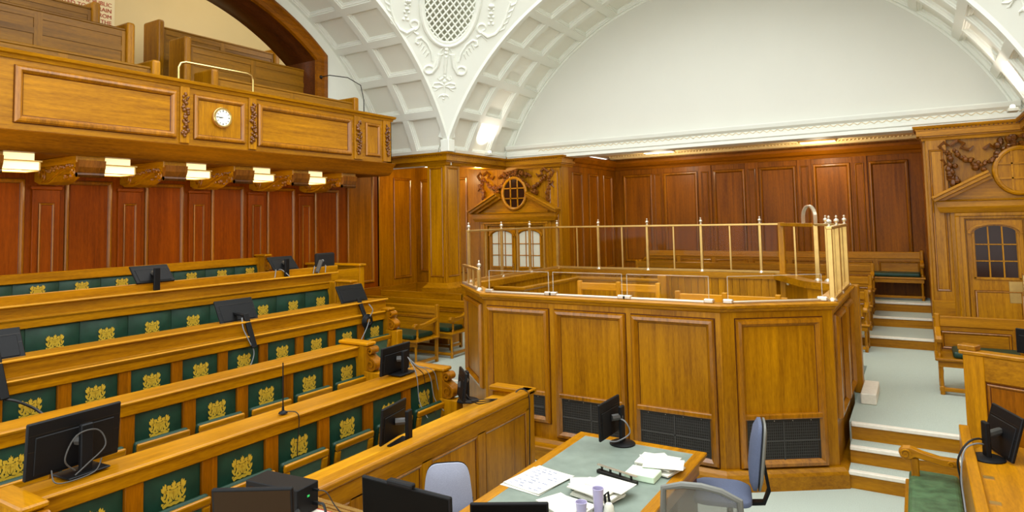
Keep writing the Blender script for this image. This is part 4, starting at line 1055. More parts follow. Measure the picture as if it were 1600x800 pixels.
def tip_seat(parent, xp, yc, ztop):
    """folded-up seat: wooden underframe with green leather pad; built once, then shared"""
    key = 'a'; th = math.radians(80); c, s_ = math.cos(th), math.sin(th)
    if key not in seat_cache:
        w, h = .42, .40
        def P(u, v, t): # u across (y), v up the seat, t out towards viewer
            return (c*v+s_*t*1.0, u, s_*v-c*t)
        def bx(mb, u0, u1, v0, v1, t0, t1): mb.hexa([P(u0, v0, t0), P(u0, v1, t0), P(u1, v1, t0), P(u1, v0, t0), P(u0, v0, t1), P(u0, v1, t1), P(u1, v1, t1), P(u1, v0, t1)])
        f = MB(); bx(f, -w/2, w/2, h-.055, h, 0, .03); bx(f, -w/2, -w/2+.055, 0, h-.055, 0, .03); bx(f, w/2-.055, w/2, 0, h-.055, 0, .03); bx(f, -w/2+.055, w/2-.055, 0, .05, 0, .03)
        p = MB(); bx(p, -w/2-.004, w/2+.004, .0, h+.004, -.045, .0)
        q = MB(); bx(q, -w/2+.05, w/2-.05, .04, h-.05, .0, .012)
        seat_cache[key] = [x for x in (f, p, q)]
        seat_cache['m'] = None
    def mk(mb, name, mat, par, bevel, seg):
        if seat_cache.get(name) is None:
            tmp = MB(); tmp.v = list(mb.v); tmp.f = list(mb.f); o = tmp.build(name, mat, None, bevel=bevel, seg=seg); seat_cache[name] = o; o.parent = par
        else:
            src = seat_cache[name]; o = src.copy(); COL.objects.link(o); o.parent = par
        return o
    org = ORG[parent.name]
    fo = mk(seat_cache['a'][0], 'tip_up_seat', 'oak_y', parent, .012, 2); fo.location = Vector((xp+.06, yc-.04, ztop-.70))-org; ORG[fo.name] = org
    po = mk(seat_cache['a'][1], 'seat_pad', 'green_leather', fo, .022, 3); po.location = (0,0,0)
    qo = mk(seat_cache['a'][2], 'underside', 'seat_underside', fo, .004, 1); qo.location = (0,0,0)
def counsel_row(label, xp, ztop, zb, y0, y1, seats, desk=True, cr=.085):
    t = thing('counsel_bench', label, 'bench', (xp, (y0+y1)/2, zb), 0, 'rows of counsel benches with stamped green leather')
    MB().box(xp-.07, xp-.02, y0, y1, zb, ztop-.1).build('back_board', 'oak_y', t)
    MB().box(xp-.05, xp+.03, y0, y1, ztop-.115, ztop-.02).build('top_rail', 'oak_y', t, bevel=.006)
    MB().box(xp-.07, xp+.01, y0, y1, zb, zb+.22).build('bottom_rail', 'oak_y', t, bevel=.006)
    if desk:
        MB().prism([(xp+.05, ztop-.03), (xp+.055, ztop-.012), (xp+.045, ztop), (xp-.22, ztop-.002), (xp-.22, ztop-.03)], 'y', y0, y1).build('desk_top', 'oak_y', t, bevel=.004)
        MB().tube([(xp+.05, y0, ztop-.012), (xp+.05, y1, ztop-.012)], .007, 6).build('edge_highlight', 'pale_oak_y', t, smooth=True)  # thin pale tube painting a highlight along the desk edge
        MB().box(xp-.22, xp-.18, y0, y1, zb, ztop-.02).build('desk_back', 'oak_y', t)
    ss = sorted(seats); edges = [y0]+[v for y in ss for v in (y-.195, y+.195)]+[y1]
    for k in range(0, len(edges), 2):
        if edges[k+1]-edges[k] > .01: MB().box(xp-.02, xp+.012, edges[k], edges[k+1], zb+.2, ztop-.11).build('stile', 'wall_oak_z', t, bevel=.004)
    for y in ss:
        lp = pad(MB(), xp-.018, y-.192, y+.192, ztop-.56, ztop-.118, .028).build('back_pad', 'green_leather', t, smooth=True, ang=50)
        crest(lp, xp+.014, y-.005, ztop-.258, cr); tip_seat(t, xp, y, ztop)
    return t
r1s = [2.51+.502*k-.0 for k in range(-1, 6)]
r1 = counsel_row('counsel bench nearest the front panel, holding the aerial and tangled cables', -4.16, 1.25, .12, 1.72, 5.2, [y for y in r1s if y > 1.9])
scroll_end(r1, -4.42, -4.02, 5.16, 1.265, .12, .97); scroll_end(r1, -4.42, -4.02, 1.62, 1.265, .12, .97)
r2s = [2.01+.5*k for k in range(-2, 7)]
r2 = counsel_row('second counsel bench from the front, ending beside the black monitor', -5.19, 1.388, .26, .7, 5.2, r2s)
scroll_end(r2, -5.42, -5.02, 5.15, 1.43, .26, 1.13)
r3s = [2.54+.4975*k for k in range(-3, 9)]
r3 = counsel_row('third counsel bench from the front, with wide sloping front desk above its backs', -6.23, 1.505, .4, .8, 6.78, r3s, desk=False)
MB().prism([(-6.19, 1.47), (-6.175, 1.49), (-6.175, 1.505), (-6.185, 1.51), (-6.255, 1.51), (-6.26, 1.63), (-6.23, 1.645), (-6.23, 1.66), (-6.6, 1.645), (-6.6, 1.4), (-6.25, 1.4)], 'y', .8, 6.78).build('sloping_desk', 'oak_y', r3, bevel=.004)
MB().tube([(-6.226, .8, 1.652), (-6.226, 6.78, 1.652)], .012, 8).build('desk_nosing', 'pale_oak_y', r3, smooth=True)  # nosing coloured pale to paint its highlight
MB().tube([(-6.178, .8, 1.5), (-6.178, 6.78, 1.5)], .008, 6).build('edge_highlight', 'pale_oak_y', r3, smooth=True)  # pale line added as a painted highlight on the rail edge
scroll_end(r3, -6.42, -6.14, 6.7, 1.54, .4, 1.25)
# row four: continuous upholstered back
def long_row(label, xp, ztop, zb, y0, y1, ys, w, zt, cr, rail=.1):
    t = thing('counsel_bench', label, 'bench', (xp, (y0+y1)/2, zb), 0, 'rows of counsel benches with stamped green leather')
    MB().box(xp-.08, xp-.02, y0, y1, zb, ztop-.02).build('back_board', 'oak_y', t)
    MB().box(xp-.06, xp+.03, y0, y1, ztop-rail, ztop).build('top_rail', 'oak_y', t, bevel=.008)
    for y in ys:
        lp = pad(MB(), xp-.018, y-w/2+.002, y+w/2-.002, zb+.5, ztop-rail-.003, .05).build('back_pad', 'green_leather', t, smooth=True, ang=50)
        crest(lp, xp+.036, y, zt, cr)
    MB().box(xp, xp+.45, y0, y1, zb+.38, zb+.46).build('seat_cushion', 'green_leather', t, bevel=.03, seg=2)
    MB().box(xp-.02, xp+.43, y0, y1, zb, zb+.38).build('seat_base', 'oak_y', t)
    return t
r4y = [3.23+.492*k for k in range(-5, 8)]
r4 = long_row('fourth counsel bench with an unbroken green leather back', -7.46, 1.838, .74, .5, 6.95, r4y, .492, 1.565, .084)
MB().prism([(-7.43, 1.81), (-7.415, 1.835), (-7.42, 1.84), (-7.495, 1.842), (-7.5, 1.94), (-7.465, 1.955), (-7.465, 1.968), (-7.66, 1.965), (-7.66, 1.7), (-7.5, 1.7)], 'y', .5, 6.95).build('sloping_desk', 'oak_y', r4, bevel=.004)
MB().tube([(-7.46, .5, 1.962), (-7.46, 7.05, 1.962)], .012, 8).build('desk_nosing', 'pale_oak_y', r4, smooth=True)  # pale colour paints the highlight on this nosing
MB().box(-7.66, -7.625, .5, 7.2, 1.3, 2.055).build('upstand', 'oak_y', r4, bevel=.006)
scroll_end(r4, -7.3, -7.0, 6.86, 1.87, .74, 1.55, low=False)
MB().box(-7.48, -7.3, 6.84, 6.95, .74, 1.84).build('bench_end', 'oak_z', r4, bevel=.006)
r5y = [3.84+.505*k for k in range(-6, 7)]
r5 = long_row('rear counsel bench against the panelled wall under the gallery', -9.33, 2.165, 1.1, .5, 7.06, r5y, .505, 1.935, .084, .12)
scroll_end(r5, -9.36, -9.1, 7.02, 2.215, 1.1, 1.95, low=False)
# enclosure at the end of the rear bench
t = thing('oak_enclosure', 'plain oak screen closing off the rear bench beside the wall', 'screen', (-8.7, 8.1, 1.1))
MB().box(-9.33, -8.02, 8.08, 8.14, .34, 1.97).build('screen_panel', 'oak_x', t, bevel=.004)
MB().box(-9.33, -7.98, 8.02, 8.18, 1.97, 2.01).build('screen_cap', 'oak_x', t, bevel=.01)
MB().box(-8.1, -8.013, 8.05, 8.16, .34, 1.969).build('corner_post', 'oak_z', t, bevel=.006)
MB().box(-8.085, -8.03, 7.1, 8.07, .34, 1.94).build('side_panel', 'oak_y', t, bevel=.004)
# front enclosure
XF = -3.3
t = thing('front_panelling', 'panelled oak front screen before the nearest counsel bench', 'screen', (XF, 3.7, 0))
MB().box(XF-.06, XF, 1.7, 5.62, 0, 1.0).build('board', 'oak_y', t)
MB().prism([(XF+.012, .985), (XF+.03, 1.0), (XF+.03, 1.03), (XF+.015, 1.045), (XF-.09, 1.045), (XF-.09, .985)], 'y', 1.7, 5.64).build('capping', 'oak_y', t, bevel=.004)
MB().box(XF-.01, XF+.015, 1.7, 5.62, .86, .985).build('top_rail', 'oak_y', t, bevel=.005)
MB().box(XF-.01, XF+.015, 1.7, 5.62, 0, .22).build('bottom_rail', 'oak_y', t, bevel=.005)
YS = [1.75, 2.5, 3.26, 4.0, 4.74, 5.5]
for k, y in enumerate(YS):
    MB().box(XF-.01, XF+.015, y-.06 if k < 5 else y, y+.06 if k < 5 else 5.62, .2, .88).build('stile', 'oak_z', t, bevel=.005)
    if k < 5: panel(t, (XF-.0, y+.06, .22), (0,1,0), YS[k+1]-y-.12+(.06 if k == 4 else 0), .64, (1,0,0), 'oak_z', THIN)
MB().box(XF-.42, XF+.02, 5.56, 5.64, 0, 1.0).build('end_panel', 'oak_z', t, bevel=.006)
MB().box(XF-.44, XF+.03, 5.53, 5.68, 1.0, 1.045).build('end_cap', 'oak_x', t, bevel=.008)
MB().box(XF-.40, XF-.08, 1.7, 5.56, .93, .955).build('shelf', 'pale_oak_y', t, bevel=.004)
MB().box(XF-.40, XF-.36, 1.7, 5.56, 0, .93).build('desk_back', 'oak_y', t)
# ================================================================== OAK BENCHES WITH CUSHIONS
LEG = [(.026, 0), (.026, .09), (.018, .1), (.02, .12), (.016, .2), (.022, .28), (.018, .31), (.026, .33), (.026, .40)]
def oak_bench(label, xc, yf, z, L_, arms, npan=3, depth=.6, hgt=.92, cushions=True, cush=None):
    """bench along x facing -y; yf = front leg line; z = floor"""
    t = thing('oak_bench', label, 'bench', (xc, yf+depth/2, z), 0, 'oak benches with green cushions')
    x0, x1 = xc-L_/2, xc+L_/2; yb = yf+depth
    MB().box(x0-.03, x1+.03, yf-.04, yb-.03, z+.40, z+.435).build('seat', 'oak_x', t, bevel=.012, seg=2)
    MB().box(x0, x1, yf-.01, yf+.02, z+.33, z+.40).build('seat_rail', 'oak_x', t)
    bk = MB().box(x0, x1, yb-.045, yb-.015, z+.43, z+hgt-.02).build('backrest', 'oak_x', t)
    MB().box(x0, x1, yb-.06, yb, z+hgt-.13, z+hgt).build('top_rail', 'oak_x', t, bevel=.008)
    w = L_/npan
    for i in range(npan):
        panel(bk, (x0+i*w+.06, yb-.045, z+.47), (1,0,0), w-.12, hgt-.66, (0,-1,0), 'oak_x', THIN)
    for i in range(1, npan): MB().box(x0+i*w-.04, x0+i*w+.04, yb-.055, yb-.045, z+.43, z+hgt-.12).build('muntin', 'oak_z', t)
    xs_ = [x0+.03, x1-.03]+([xc] if L_ > 2.2 else [])
    for x in xs_:
        MB().lathe([(a, b) for a, b in LEG], (x, yf+.02, z), 10).build('leg', 'oak_z', t, smooth=True)
        MB().box(x-.025, x+.025, yb-.07, yb-.02, z, z+.42).build('leg', 'oak_z', t, bevel=.006)
        MB().box(x-.018, x+.018, yf+.02, yb-.05, z+.05, z+.09).build('stretcher', 'oak_y', t)
    MB().box(x0, x1, yf+.0, yf+.035, z+.04, z+.085).build('stretcher', 'oak_x', t, bevel=.004)
    for s, on_ in zip((-1, 1), arms):
        if not on_: continue
        x = x0+.02 if s < 0 else x1-.02
        MB().box(x-.03, x+.03, yb-.07, yb+.005, z+.4, z+hgt+.03).build('end_post', 'oak_z', t, bevel=.01)
        MB().lathe([(.024, 0), (.024, .03), (.014, .05), (.022, .09), (.016, .15), (.022, .19)], (x, yf+.05, z+.435), 10).build('arm_support', 'oak_z', t, smooth=True)
        prof = [(yf-.04, .62), (yf-.055, .66), (yf-.03, .7), (yf+.02, .70), (yf+.12, .675), (yf+.3, .69), (yb-.06, .74), (yb-.06, .68), (yf+.3, .64), (yf+.12, .62), (yf+.02, .61)]
        MB().prism([(a, z+b) for a, b in prof], 'x', x-.032, x+.032).build('armrest', 'oak_y', t, bevel=.008, seg=2)
        m = MB(); m.tube([(x-.036, yf-.0, z+.655), (x+.036, yf-.0, z+.655)], .04, 10); m.build('arm_scroll', 'oak_x', t, smooth=True)
    if cushions:
        ws = cush or [(x0+.06, x1-.06)]
        for a, b in ws: MB().box(a, b, yf-.0, yb-.07, z+.435, z+.515).build('cushion', 'green_leather', t, bevel=.03, seg=3)
    return t
oak_bench('oak bench with green cushion nearest the rows left of the dock', -7.95, 8.26, .34, 1.95, (True, True), 2, cush=[(-8.85, -8.0), (-7.95, -7.05)])
oak_bench('second oak bench behind it, tucked against the left of the dock', -8.15, 9.12, .34, 2.5, (False, True), 3, depth=.5, cush=[(-9.3, -8.2), (-8.15, -6.98)])
oak_bench('rearmost oak bench left of the dock in front of the square pier', -8.5, 9.68, .34, 2.3, (False, False), 3, depth=.38, hgt=.985, cushions=False)
oak_bench('topmost oak bench against the recess back wall with a dark cushion at its end', -2.75, 14.55, 1.01, 5.6, (True, True), 7, depth=.48, hgt=.89, cush=[(-5.5, -4.7), (-1.0, .0)])
oak_bench('third tier oak bench in the recess behind the dock', -3.1, 13.68, .84, 4.7, (True, True), 6, depth=.46, hgt=.86, cush=[(-5.4, -4.5)])
oak_bench('second tier oak bench in the recess behind the dock', -3.1, 12.85, .67, 4.7, (True, True), 6, depth=.46, hgt=.88, cush=[(-1.5, -.85)])
oak_bench('lowest oak bench of the recess directly behind the dock', -3.1, 11.75, .5, 4.7, (True, True), 6, depth=.46, hgt=.9, cush=[(-1.5, -.85)])
oak_bench('oak bench with one green cushion on the right hand gangway', .95, 9.46, .5, 1.65, (True, True), 2, depth=.52, hgt=.87, cush=[(.28, .95)])

# ================================================================== TABLE
t = thing('clerk_table', 'large oak table topped with green leather in the well', 'table', (-2.14, 4.2, 0))
TX0, TX1, TY0, TY1, TZ = -2.71, -1.565, 2.95, 5.49, .76
m = MB(); m.mould([(TX0, TY0, TZ), (TX1, TY0, TZ), (TX1, TY1, TZ), (TX0, TY1, TZ)], (0,0,1), [(.03, -.06), (.012, -.05), (.012, -.035), (0, -.025), (0, -.006), (.006, 0), (.085, 0), (.088, -.002)])
m.build('oak_border', 'oak_y', t)
MB().box(TX0+.085, TX1-.085, TY0+.085, TY1-.085, TZ-.04, TZ-.002).build('leather_top', 'desk_leather', t)
MB().box(TX0+.05, TX1-.05, TY0+.06, TY1-.06, TZ-.17, TZ-.045).build('apron', 'oak_y', t, bevel=.006)
for x in (TX0+.06, TX1-.44):
    for y in (TY0+.1, TY1-.62): MB().box(x, x+.38, y, y+.52, .05, TZ-.16).build('pedestal', 'dark_oak', t, bevel=.01)
    MB().box(x-.01, x+.39, TY0+.08, TY1-.08, 0, .05).build('plinth', 'oak_y', t)
# ---- things on the table
def sheet(label, c, w, h, rz, z, mat='paper', th=.002, name='paper_sheet', curl=.0):
    m = MB(); n = 6; vs = []
    for i in range(n+1):
        u = -w/2+w*i/n; zz = z+curl*abs(2*i/n-1)**3
        for v in (-h/2, h/2):
            vs.append((c[0]+u*math.cos(rz)-v*math.sin(rz), c[1]+u*math.sin(rz)+v*math.cos(rz), zz))
    top = [(x, y, zz+th) for x, y, zz in vs]; k = len(vs)
    fs = []
    for i in range(n): fs += [(2*i, 2*i+2, 2*i+3, 2*i+1), (k+2*i, k+2*i+1, k+2*i+3, k+2*i+2), (2*i, k+2*i, k+2*i+2, 2*i+2), (2*i+1, 2*i+3, k+2*i+3, k+2*i+1)]
    fs += [(0, 1, k+1, k), (2*n, k+2*n, k+2*n+1, 2*n+1)]
    m.add(vs+top, fs); return tag(m.build(name, mat), label, 'paper', 'papers on the clerk table')
s1 = sheet('large printed chart sheet at the left edge of the table', (-2.49, 4.33), .34, .42, -.18, TZ+.004, curl=.004, th=.003)
ln = MB(); rr = random.Random(3)
def onsheet(u, v): return (-2.49+u*math.cos(-.18)-v*math.sin(-.18), 4.33+u*math.sin(-.18)+v*math.cos(-.18), TZ+.0095)
for r_ in range(9):
    u = -.14
    while u < .13:
        w = rr.uniform(.015, .05)
        if rr.random() < .6: a = onsheet(u, -.17+.042*r_); b = onsheet(u+w, -.17+.042*r_); ln.bar(a, b, .006, .0005)
        u += w+.02
ln.build('print', 'ink_blue', s1)['kind'] = 'stuff'
sheet('second sheet peeping out under the large chart sheet', (-2.505, 4.31), .35, .42, -.12, TZ+.0005, curl=.0)
rr = random.Random(11)
def pile(prefix, c, n, w, h, rz, z0, jit=.03):
    z = z0
    for i in range(n):
        th = rr.uniform(.006, .012)
        sheet('%s, %s from the bottom' % (prefix, ['first', 'second', 'third', 'fourth', 'fifth', 'sixth', 'seventh', 'eighth'][i]), (c[0]+rr.uniform(-jit, jit), c[1]+rr.uniform(-jit, jit)), w, h, rz+rr.uniform(-.25, .25), z, th=th, name='paper_bundle'); z += th+.001
    return z
z = pile('paper bundle in the middle stack behind the cups', (-2.0, 4.28), 7, .3, .21, -.2, TZ)
sheet('single letter sheet left of the middle paper stack', (-2.16, 4.42), .21, .2, .5, TZ+.012)
sheet('top sheet lying across the middle paper stack', (-1.93, 4.36), .3, .21, -.15, z)
z = pile('paper bundle in the low stack at the near table edge', (-2.1, 3.98), 4, .3, .21, -.25, TZ)
z = pile('paper bundle in the white stack at the far right table corner', (-1.80, 4.98), 5, .3, .24, -.1, TZ+.0)
sheet('crooked letter sheet on top of the far right stack', (-1.80, 4.99), .21, .29, .7, z+.001)
sheet('loose sheet leaning off the far right stack', (-1.74, 4.93), .3, .21, .25, z+.005)
tag(MB().box(-1.95, -1.72, 4.66, 4.83, TZ, TZ+.05).build('file_folder', 'paper_green', bevel=.006), 'pale green file folder in front of the far right stack', 'folder')
t = thing('ring_clip', 'black metal file clip rail lying on the table', 'clip', (-2.0, 4.64, TZ)); u = Vector((.93, -.24, 0)).normalized(); w = Vector((-u.y, u.x, 0))
c = Vector((-2.0, 4.64, TZ))
MB().obox(c+Vector((0,0,.012)), u*.18, w*.02, (0, 0, .012)).build('clip_base', 'metal_dark', t, bevel=.003)
MB().obox(c+Vector((0,0,.058)), u*.18, w*.012, (0, 0, .003)).build('clip_bar', 'silvered', t)
for k in (-.14, -.06, .03, .13): m = MB(); m.tube([c+u*k+Vector((0,0,.02)), c+u*k+Vector((0,0,.058))], .009, 6); m.build('clip_ring', 'metal_dark', t, smooth=True)
def cup(label, x, y, h=.1):
    t = thing('plastic_cup', label, 'cup', (x, y, TZ), 0, 'lilac plastic cups')
    MB().lathe([(.001, 0), (.028, 0), (.037, h), (.034, h), (.026, .006), (.001, .006)], (x, y, TZ), 16).build('cup_body', 'lilac_cup', t, smooth=True)
    m = MB(); m.tube([(x+.037*math.cos(a), y+.037*math.sin(a), TZ+h) for a in [2*PI*i/16 for i in range(16)]], .003, 5, True); m.build('rim', 'lilac_cup', t, smooth=True)
cup('taller stack of lilac plastic cups beside the paper pile', -1.87, 4.02, .17); cup('shorter lilac plastic cup left of the tall one', -1.95, 3.93, .1)
tag(MB().lathe([(.001, 0), (.03, 0), (.036, .03), (.03, .07), (.02, .085), (.001, .088)], (-1.80, 4.03, TZ), 12).build('white_mug', 'paper', smooth=True), 'small white mug right of the lilac cups', 'mug')
m = MB(); m.tube([(-1.84, 4.08, TZ+.01), (-1.86, 4.1, TZ+.1), (-1.83, 4.09, TZ+.13), (-1.81, 4.07, TZ+.05)], .008, 6)
tag(m.build('headset', 'black_plastic', smooth=True), 'black headset band behind the lilac cups', 'headset')

# ================================================================== MONITORS
def monitor(label, c, w, h, yaw, tilt, base, style='disc', screen='black_screen', group='black monitors', cat='monitor'):
    """c = screen centre, yaw = azimuth of the back normal, tilt>0 leans the top away from the back side"""
    base = Vector(base); t = thing('monitor', label, cat, base, 0, group)
    n = Vector((math.cos(yaw)*math.cos(tilt), math.sin(yaw)*math.cos(tilt), math.sin(tilt))); u = Vector((-math.sin(yaw), math.cos(yaw), 0)); v = n.cross(u)
    if v.z < 0: v = -v
    c = Vector(c)
    MB().obox(c, u*w/2, v*h/2, n*.012).build('screen_case', 'black_plastic', t, bevel=.006)
    MB().obox(c-n*.0125, u*(w/2-.012), v*(h/2-.012), n*.001).build('screen', screen, t)
    MB().obox(c+n*.014-v*h*.1, u*w*.42, v*h*.34, n*.004).build('back_bulge', 'black_plastic', t, bevel=.01)
    m = MB()
    for k in (.28, .0): m.obox(c+n*.0125+v*h*k, u*w*.48, v*.002, n*.001)
    m.build('case_groove', 'metal_dark', t)
    if style == 'none': return t
    nh = Vector((math.cos(yaw), math.sin(yaw), 0)); pc = Vector((base.x, base.y, 0)); top = c+n*.05; top = Vector((base.x, base.y, c.z+h*.3))
    MB().obox((base.x, base.y, (base.z+top.z)/2), u*.036, nh*.016, (0, 0, (top.z-base.z)/2)).build('stand_post', 'black_plastic', t, bevel=.006)
    m = MB(); m.tube([c+n*.02, Vector((base.x, base.y, c.z))], .028, 8); m.build('pivot', 'grey_plastic', t, smooth=True)
    if style == 'disc':
        MB().lathe([(.001, 0), (.11, 0), (.11, .008), (.09, .018), (.04, .022), (.001, .022)], base, 24).build('stand_base', 'black_plastic', t, smooth=True, ang=60)
    elif style == 'plate':
        MB().obox(base+Vector((0,0,.006))-nh*.04, u*.12, nh*.09, (0,0,.006)).build('stand_base', 'black_plastic', t, bevel=.005)
    return t
def cable(label, pts, r=.005, mat='cable_black', parent=None, group=None):
    # smooth catmull-rom through the points
    P_ = [Vector(p) for p in pts]; out = []
    for i in range(len(P_)-1):
        p0, p1, p2, p3 = P_[max(i-1, 0)], P_[i], P_[i+1], P_[min(i+2, len(P_)-1)]
        for k in range(6):
            s = k/6; out.append(.5*((2*p1)+(-p0+p2)*s+(2*p0-5*p1+4*p2-p3)*s*s+(-p0+3*p1-3*p2+p3)*s**3))
    out.append(P_[-1]); m = MB(); m.tube(out, r, 6); o = m.build('cable', mat, parent, smooth=True)
    return tag(o, label, 'cable', group) if parent is None else o
m1 = monitor('large black monitor with looped cable on the nearest counsel desk', (-4.33, 2.0, 1.45), .53, .32, 0.08, -.08, (-4.26, 2.03, 1.26), 'plate')
cable('', [(-4.23, 1.96, 1.3), (-4.22, 1.9, 1.38), (-4.22, 1.96, 1.5), (-4.23, 2.08, 1.5), (-4.22, 2.12, 1.4), (-4.22, 2.02, 1.32), (-4.21, 1.95, 1.28)], .0045, 'grey_plastic', m1)
cable('', [(-4.26, 1.85, 1.33), (-4.2, 1.84, 1.28), (-4.18, 1.9, 1.265), (-4.2, 2.05, 1.27), (-4.22, 2.1, 1.33)], .004, 'grey_plastic', m1)
m2 = monitor('black monitor on a bracket above the third bench, left of the centre', (-6.46, 4.6, 1.76), .47, .27, 0, .5, (-6.33, 4.57, 1.39), 'none')
MB().bar((-6.45, 4.56, 1.74), (-6.25, 4.58, 1.71), .05, .02).build('bracket_arm', 'black_plastic', m2); MB().bar((-6.26, 4.57, 1.74), (-6.14, 4.6, 1.38), .06, .03, (1,0,0)).build('bracket_post', 'black_plastic', m2, bevel=.006)
cable('', [(-6.26, 4.53, 1.7), (-6.2, 4.5, 1.6), (-6.16, 4.55, 1.45), (-6.15, 4.6, 1.32), (-6.14, 4.52, 1.15), (-6.13, 4.4, 1.0)], .006, 'cable_grey', m2)
m4 = monitor('black monitor above the third bench at the left picture edge', (-6.46, 2.33, 1.76), .47, .27, 0, .5, (-6.33, 2.3, 1.39), 'none')
MB().bar((-6.26, 2.3, 1.74), (-6.14, 2.33, 1.38), .06, .03, (1,0,0)).build('bracket_post', 'black_plastic', m4, bevel=.006)
cable('dark cable slanting over the leftmost green back of the third bench', [(-6.15, 2.33, 1.38), (-6.14, 2.42, 1.34), (-6.12, 2.55, 1.24), (-6.0, 2.62, 1.12)], .012)
m5 = monitor('black monitor at the right end of the third bench', (-6.46, 6.34, 1.76), .47, .25, 0, .5, (-6.33, 6.25, 1.39), 'none')
MB().bar((-6.26, 6.26, 1.72), (-6.14, 6.28, 1.44), .06, .03, (1,0,0)).build('bracket_post', 'black_plastic', m5, bevel=.006)
t = thing('cable_reel', 'round black coil of cable hanging at the end of the third bench', 'cable', (-6.14, 6.3, 1.42))
for k in range(4): m = MB(); m.tube([(-6.14+.008*k, 6.3+(.085-.012*k)*math.cos(a), 1.42+(.085-.012*k)*math.sin(a)) for a in [2*PI*i/20 for i in range(20)]], .012, 6, True); m.build('coil', 'black_plastic', t, smooth=True)
cable('grey lead hanging below the black cable coil', [(-6.14, 6.33, 1.64), (-6.1, 6.36, 1.56), (-6.12, 6.33, 1.48), (-6.1, 6.25, 1.35), (-6.1, 6.14, 1.2)], .006, 'cable_grey')
m3 = monitor('tilted black monitor on the desk of the rear bench below the second lantern', (-7.70, 4.36, 2.15), .45, .26, 0, .75, (-7.55, 4.33, 1.968), 'disc2')
m9 = monitor('tilted black monitor on the rear desk beside the oak screen', (-7.76, 6.28, 2.14), .43, .26, 0, .75, (-7.58, 6.2, 1.968), 'disc2')
for k, (y, d) in enumerate(((5.95, .12), (6.2, -.06), (6.62, .14), (6.72, .14), (6.85, .12))):
    cable('thin grey lead over the rear desk, number %s from the left' % ['one', 'two', 'three', 'four', 'five'][k], [(-7.52, y, 1.97), (-7.58, y+d*.5, 2.03), (-7.65, y+d, 2.07), (-7.75, y+d*1.2, 2.0)], .006, 'cable_grey', None, 'leads over the rear desk')
t = thing('document_camera', 'grey slanting desk microphone unit on the rear desk', 'device', (-7.57, 6.85, 1.966))
MB().bar((-7.55, 6.72, 1.985), (-7.66, 6.9, 2.15), .06, .03).build('body', 'grey_plastic', t, bevel=.006); MB().ball((-7.665, 6.93, 2.14), .022, 8, 5).build('knob', 'cable_grey', t, smooth=True)
t = thing('leather_chair', 'brown leather chair behind the oak screen at the rear bench', 'chair', (-8.6, 7.85, 1.1))
MB().box(-8.66, -8.58, 7.64, 8.04, 1.65, 2.2).build('backrest', 'dark_void', t, bevel=.03, seg=3); MB().box(-8.62, -8.2, 7.64, 8.04, 1.5, 1.58).build('seat', 'dark_void', t, bevel=.02, seg=2)
for x in (-8.58, -8.28):
    for y in (7.68, 7.96): MB().box(x, x+.04, y, y+.04, 1.1, 1.5).build('leg', 'dark_oak', t)
m6 = monitor('black monitor at the right end of the nearest counsel desk', (-4.3, 4.78, 1.40), .42, .26, .05, -.08, (-4.22, 4.82, 1.26), 'plate')
for k, (dy, dz) in enumerate(((-.02, 0), (.05, .02), (.12, -.02), (.17, .01))):
    cable('grey lead trailing off the nearest counsel desk, %s of four' % ['first', 'second', 'third', 'fourth'][k], [(-4.18, 4.82, 1.42), (-4.12, 4.84+dy*.3, 1.33), (-4.1, 4.86+dy, 1.28), (-4.09, 4.88+dy*1.4, 1.2+dz), (-4.08, 4.9+dy*1.6, 1.0+dz), (-4.0, 4.92+dy*1.8, .86)], .004, 'cable_grey' if k != 1 else 'cable_black', None, 'leads trailing off the nearest counsel desk')
m7 = monitor('slim black monitor turned sideways on the front bench shelf', (-3.60, 3.97, 1.13), .36, .28, .2, -.08, (-3.50, 4.04, .955), 'plate')
m8 = monitor('black monitor seen edge on beside the dock at the shelf end', (-3.72, 5.06, 1.16), .34, .27, -2.34, .1, (-3.80, 5.25, .955), 'disc')
for k in range(3): cable('black lead below the edge on monitor, strand %s' % 'abc'[k], [(-3.74, 5.1, 1.1), (-3.68, 5.12-.05*k, 1.02), (-3.62, 5.2, .96+.02*k), (-3.55, 5.4, .965)], .005, 'cable_black', None, 'leads below the edge on monitor')
cable('black cable draped over the end of the front oak screen', [(-3.4, 5.35, .96), (-3.35, 5.45, 1.06), (-3.3, 5.5, 1.06), (-3.265, 5.52, .98), (-3.262, 5.51, .7), (-3.262, 5.5, .35), (-3.26, 5.48, .15)], .006)
m10 = monitor('black monitor on a round stand at the far end of the table', (-2.33, 5.28, .99), .40, .30, -.03, .02, (-2.25, 5.36, TZ), 'disc')
cable('', [(-2.28, 5.34, .98), (-2.2, 5.32, .96), (-2.18, 5.36, .86), (-2.26, 5.3, .8), (-2.33, 5.28, .79)], .006, 'cable_grey', m10)

# aerial on the nearest counsel desk
t = thing('aerial', 'thin black aerial standing on the nearest counsel desk', 'aerial', (-4.2, 3.40, 1.26))
m = MB(); m.tube([(-4.2, 3.4, 1.26), (-4.2, 3.4, 1.64)], .005, 6); m.build('mast', 'black_plastic', t); MB().lathe([(.001, 0), (.035, 0), (.03, .01), (.01, .02), (.008, .05), (.001, .05)], (-4.2, 3.4, 1.26), 12).build('foot', 'black_plastic', t, smooth=True)
cable('thin black lead from the aerial down the green back', [(-4.18, 3.42, 1.27), (-4.11, 3.45, 1.265), (-4.1, 3.47, 1.2), (-4.11, 3.46, 1.0), (-4.11, 3.47, .85)], .004)

